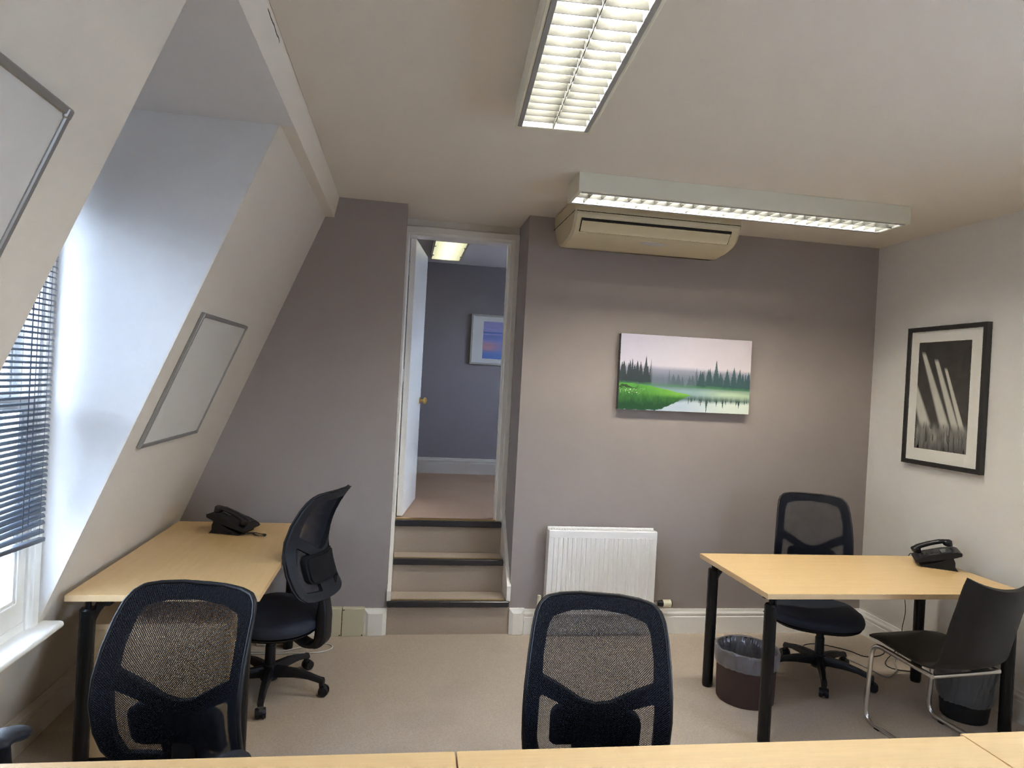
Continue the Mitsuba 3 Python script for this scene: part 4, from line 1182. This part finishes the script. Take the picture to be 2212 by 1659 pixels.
def rib_panel(y, sgn, x0, x1):
    n = 22
    w = (x1 - x0 - 0.05) / n
    pts = [(x0, y)]
    for k in range(n):
        a = x0 + 0.025 + k * w
        pts += [(a + w * 0.16, y), (a + w * 0.28, y - sgn * 0.006), (a + w * 0.72, y - sgn * 0.006), (a + w * 0.84, y)]
    pts += [(x1, y)]
    pts += [(q[0], q[1] + sgn * 0.004) for q in pts[::-1]]
    m = extrude(Polygon(pts), rz0 + 0.03, rz1 - 0.045)
    rim = [box(x0, x1, min(y - sgn * 0.002, y + sgn * 0.006), max(y - sgn * 0.002, y + sgn * 0.006), rz1 - 0.047, rz1, 0.002), box(x0, x1, min(y - sgn * 0.002, y + sgn * 0.006), max(y - sgn * 0.002, y + sgn * 0.006), rz0, rz0 + 0.032, 0.002)]
    slots = [box(x0 + 0.025 + (k + 0.3) * w, x0 + 0.025 + (k + 0.7) * w, y - 0.004, y + 0.002, rz1 - 0.052, rz1 - 0.044, 0.001) for k in range(n)]
    return cat([m] + rim + slots)


put('front_panel', rib_panel(4.205, 1, rx0, rx1), 'mat_radiator', smooth=30, parent=rd)
put('back_panel', cat([box(rx0, rx1, 4.272, 4.280, rz0, rz1 + 0.012, 0.002)]), 'mat_radiator', parent=rd)
put('side_cover', cat([box(rx0 - 0.002, rx0 + 0.003, 4.205, 4.28, rz0 + 0.01, rz1, 0.001), box(rx1 - 0.003, rx1 + 0.002, 4.205, 4.28, rz0 + 0.01, rz1, 0.001)]), 'mat_radiator', parent=rd)
put('top_grille', cat([box(rx0, rx1, 4.206, 4.211, rz1 - 0.006, rz1 + 0.006, 0.001)] + [box(rx0 + 0.01 + 0.0178 * k, rx0 + 0.016 + 0.0178 * k, 4.21, 4.272, rz1 - 0.006, rz1 + 0.001) for k in range(40)]), 'mat_radiator', parent=rd)
put('wall_bracket', cat([box(x - 0.02, x + 0.02, 4.278, D - 0.001, rz0 + 0.1, rz1 - 0.1) for x in (1.12, 1.58)]), 'mat_radiator', parent=rd)
vk = put('valve', cat([cyl((1.712, 4.24, 0.222), (1.745, 4.24, 0.222), 0.010), cyl((1.745, 4.24, 0.205), (1.745, 4.24, 0.240), 0.013), cyl((1.745, 4.24, 0.0), (1.745, 4.24, 0.21), 0.0075)]), 'mat_steel', smooth=30, parent=rd)
put('valve_head', cat([cyl((1.790, 4.24, 0.222), (1.846, 4.24, 0.222), 0.0245, n=24)]), 'mat_cream_plastic', smooth=30, parent=vk, label='cream radiator valve head')
put('valve_collar', cat([cyl((1.757, 4.24, 0.222), (1.790, 4.24, 0.222), 0.018, 0.023, n=20), cyl((1.846, 4.24, 0.222), (1.852, 4.24, 0.222), 0.0235, n=24)]), 'mat_black_plastic', smooth=30, parent=vk)
put('lockshield', cat([cyl((0.945, 4.24, 0.19), (0.945, 4.24, 0.275), 0.015, 0.012, 16), cyl((0.945, 4.24, 0.205), (0.985, 4.24, 0.205), 0.010), cyl((0.945, 4.24, 0.0), (0.945, 4.24, 0.19), 0.0075)]), 'mat_cream_plastic', smooth=30, parent=rd)

# ------------------------------------------------------------------ pictures and boards
cv = thing('canvas_print', 'landscape canvas of a misty lake with conifers and green grass on the taupe wall', 'picture')
cx0, cx1, cz0, cz1, cyf = 1.412, 2.345, 1.508, 2.012, D - 0.045
CTW = T().translate([cx0, cyf, cz0]).rotate([0, 1, 0], -0.35)
w_, h_ = cx1 - cx0, cz1 - cz0
put('stretcher', box(0, w_, 0.0012, 0.043, 0, h_, 0.002), 'mat_canvas_side', parent=cv, to_world=CTW)
q, uvq = quad([(0, 0, 0), (w_, 0, 0), (w_, 0, h_), (0, 0, h_)])
put('print', q, 'mat_lake_print', parent=cv, to_world=CTW, uv=uvq, label='printed lake landscape')


def framed(name, label, tw, w, h, fw, depth, frame_mat, mount_mat, print_rect, print_mat, plabel):
    """Local x across, z up, front faces -y, back at y = 0."""
    t = thing(name, label, 'picture')
    ring = Polygon([(0, 0), (w, 0), (w, h), (0, h)], [[(fw, fw), (w - fw, fw), (w - fw, h - fw), (fw, h - fw)]])
    put('frame', extrude(ring, -depth, 0, 'xzy'), frame_mat, parent=t, to_world=tw)
    put('mount', box(fw - 0.002, w - fw + 0.002, -depth + 0.010, -0.002, fw - 0.002, h - fw + 0.002), mount_mat, parent=t, to_world=tw)
    a, b, c, d = print_rect
    q, uvq = quad([(a, -depth + 0.0094, b), (c, -depth + 0.0094, b), (c, -depth + 0.0094, d), (a, -depth + 0.0094, d)])
    put('print', q, print_mat, parent=t, to_world=tw, uv=uvq, label=plabel)
    return t


framed('framed_print', 'tall black framed monochrome print with a cream mount on the right wall', T().translate([XR, 3.945, 1.262]).rotate([0, 0, 1], -90), 0.61, 0.880, 0.028, 0.032, 'mat_frame_black', 'mat_mount', (0.095, 0.105, 0.500, 0.782), 'mat_mono_print', 'dark monochrome print with pale slanting bands')
framed('framed_print', 'silver framed blue seascape on the hall wall, cut off by the door frame', T().translate([0.672, HY, 1.812]), 0.80, 0.525, 0.018, 0.03, 'mat_steel', 'mat_mount_white', (0.130, 0.065, 0.67, 0.455), 'mat_sea_print', 'blue and pink seascape print')


def whiteboard(label, y0, y1, z0, z1):
    t = thing('whiteboard', label, 'whiteboard')
    a = math.atan(0.396)
    L = (z1 - z0) / math.cos(a)
    # local: x along +y of the room, z up the slope, -y off the wall
    mtx = np.eye(4)
    nrm = np.array([1, 0, -0.396]); nrm /= np.linalg.norm(nrm)
    upv = np.array([0.396, 0, 1.0]); upv /= np.linalg.norm(upv)
    mtx[:3, 0], mtx[:3, 1], mtx[:3, 2], mtx[:3, 3] = [0, 1, 0], -nrm, upv, np.array([SX(z0), y0, z0])
    tw = T(mtx.tolist())
    w, f = y1 - y0, 0.018
    put('board', box(f, w - f, -0.010, 0, f, L - f), 'mat_whiteboard', parent=t, to_world=tw)
    ring = [box(0, w, -0.016, 0, 0, f, 0.003), box(0, w, -0.016, 0, L - f, L, 0.003), box(0, f, -0.016, 0, 0, L, 0.003), box(w - f, w, -0.016, 0, 0, L, 0.003)]
    put('frame', cat(ring), 'mat_whiteboard_frame', parent=t, to_world=tw, label='dull aluminium frame')
    put('corner', cat([box(x - 0.012, x + 0.012, -0.018, 0, z - 0.012, z + 0.012, 0.004) for x in (0.012, w - 0.012) for z in (0.012, L - 0.012)]), 'mat_whiteboard_frame', parent=t, to_world=tw)
    return t


whiteboard('small grey whiteboard on the sloping wall above the left desk', 2.905, 3.668, 1.302, 1.870)
whiteboard('grey whiteboard cut off by the left edge of the picture, on the near sloping wall', 0.62, 1.510, 1.55, 2.166)

# ------------------------------------------------------------------ cover plates and cables
for i, (x0, x1, side) in enumerate(((-0.424, -0.303, 'left'), (-0.299, -0.166, 'right, beside the steps'))):
    pt = thing('cover_plate', f'cream metal cover plate at floor level, the one on the {side}', 'cover plate', 'cream cover plates in the skirting')
    put('plate', box(x0, x1, D - 0.026, D, 0.0, 0.174, 0.0015), 'mat_plate', parent=pt)
    put('top_flange', box(x0, x1, D - 0.022, D, 0.170, 0.180, 0.001), 'mat_plate', parent=pt)
    put('screw', cat([cyl((sx, D - 0.026, sz), (sx, D - 0.028, sz), 0.004, n=10) for sx, sz in ((x0 + 0.008, 0.166), (x1 - 0.008, 0.008))]), 'mat_dark_gap', parent=pt)
struct('trim_3', box(-0.303, -0.299, D - 0.02, D, 0.0, 0.172), 'mat_dark_gap', 'dark joint between the two cover plates')


def cable(name, label, pts, r, mat_, n=60):
    put(name, tube(spline(pts, n), r, 7), mat_, smooth=60, label=label, cat_='cable')


cable('network_cable', 'loop of white cable on the carpet behind the side-on chair', [(-0.95, 4.06, 0.004), (-0.75, 4.05, 0.004), (-0.60, 4.058, 0.005), (-0.50, 4.105, 0.012), (-0.416, 4.155, 0.006), (-0.355, 4.150, 0.004), (-0.335, 4.105, 0.004), (-0.372, 4.050, 0.004), (-0.48, 4.022, 0.004), (-0.60, 4.025, 0.004), (-0.75, 4.02, 0.006), (-0.95, 4.03, 0.006)], 0.0042, 'mat_cable_white', 90)
cable('grey_cable', 'grey network cable curving over the carpet under the right desk', [(2.80, 3.98, 0.004), (2.88, 3.82, 0.004), (2.925, 3.66, 0.004), (2.955, 3.575, 0.005), (3.02, 3.60, 0.010), (3.10, 3.68, 0.014), (3.17, 3.78, 0.014), (3.26, 3.86, 0.012), (3.279, 3.93, 0.06)], 0.0045, 'mat_cable_grey')
cable('black_cable', 'thin black lead looped on the carpet by the far right desk leg', [(3.272, 3.86, 0.09), (3.20, 3.83, 0.04), (3.09, 3.76, 0.004), (3.075, 3.71, 0.003), (3.12, 3.66, 0.004), (3.22, 3.635, 0.004), (3.26, 3.60, 0.004)], 0.0028, 'mat_black_plastic')
cable('black_cable', 'thin black lead on the carpet behind the base of the chair at the right desk', [(2.72, 4.06, 0.003), (2.86, 4.07, 0.003), (2.95, 4.00, 0.003), (3.00, 3.93, 0.003), (3.02, 3.88, 0.003), (3.10, 3.87, 0.003), (3.18, 3.90, 0.003), (3.26, 3.98, 0.003)], 0.0028, 'mat_black_plastic')
cable('phone_cable', 'thin black phone lead hanging down behind the right desk', [(3.11, 3.47, 0.736), (3.10, 3.54, 0.738), (3.09, 3.585, 0.743), (3.087, 3.603, 0.742), (3.086, 3.614, 0.72), (3.082, 3.616, 0.62), (3.075, 3.618, 0.50), (3.095, 3.625, 0.38), (3.10, 3.65, 0.26), (3.18, 3.70, 0.17), (3.276, 3.74, 0.13)], 0.0022, 'mat_black_plastic')
sk = thing('extension_socket', 'white extension socket lying on the carpet under the left desk', 'extension socket')
put('block', rbox(-0.78, -0.60, 4.14, 4.20, 0.0, 0.042, 0.008), 'mat_cream_plastic', smooth=50, parent=sk)
put('plug', rbox(-0.665, -0.615, 4.145, 4.195, 0.040, 0.085, 0.008), 'mat_cream_plastic', smooth=50, parent=sk)
cable('beige_cable', 'pale cable curled on the carpet by the left wall under the armrest', [(-1.40, 2.42, 0.004), (-1.36, 2.52, 0.004), (-1.28, 2.585, 0.03), (-1.18, 2.60, 0.05), (-1.12, 2.56, 0.03), (-1.09, 2.46, 0.004), (-1.12, 2.30, 0.004)], 0.004, 'mat_cable_white')

assert not [k for k in labels if k not in scene and not any(q.startswith(k + '__') for q in scene)]
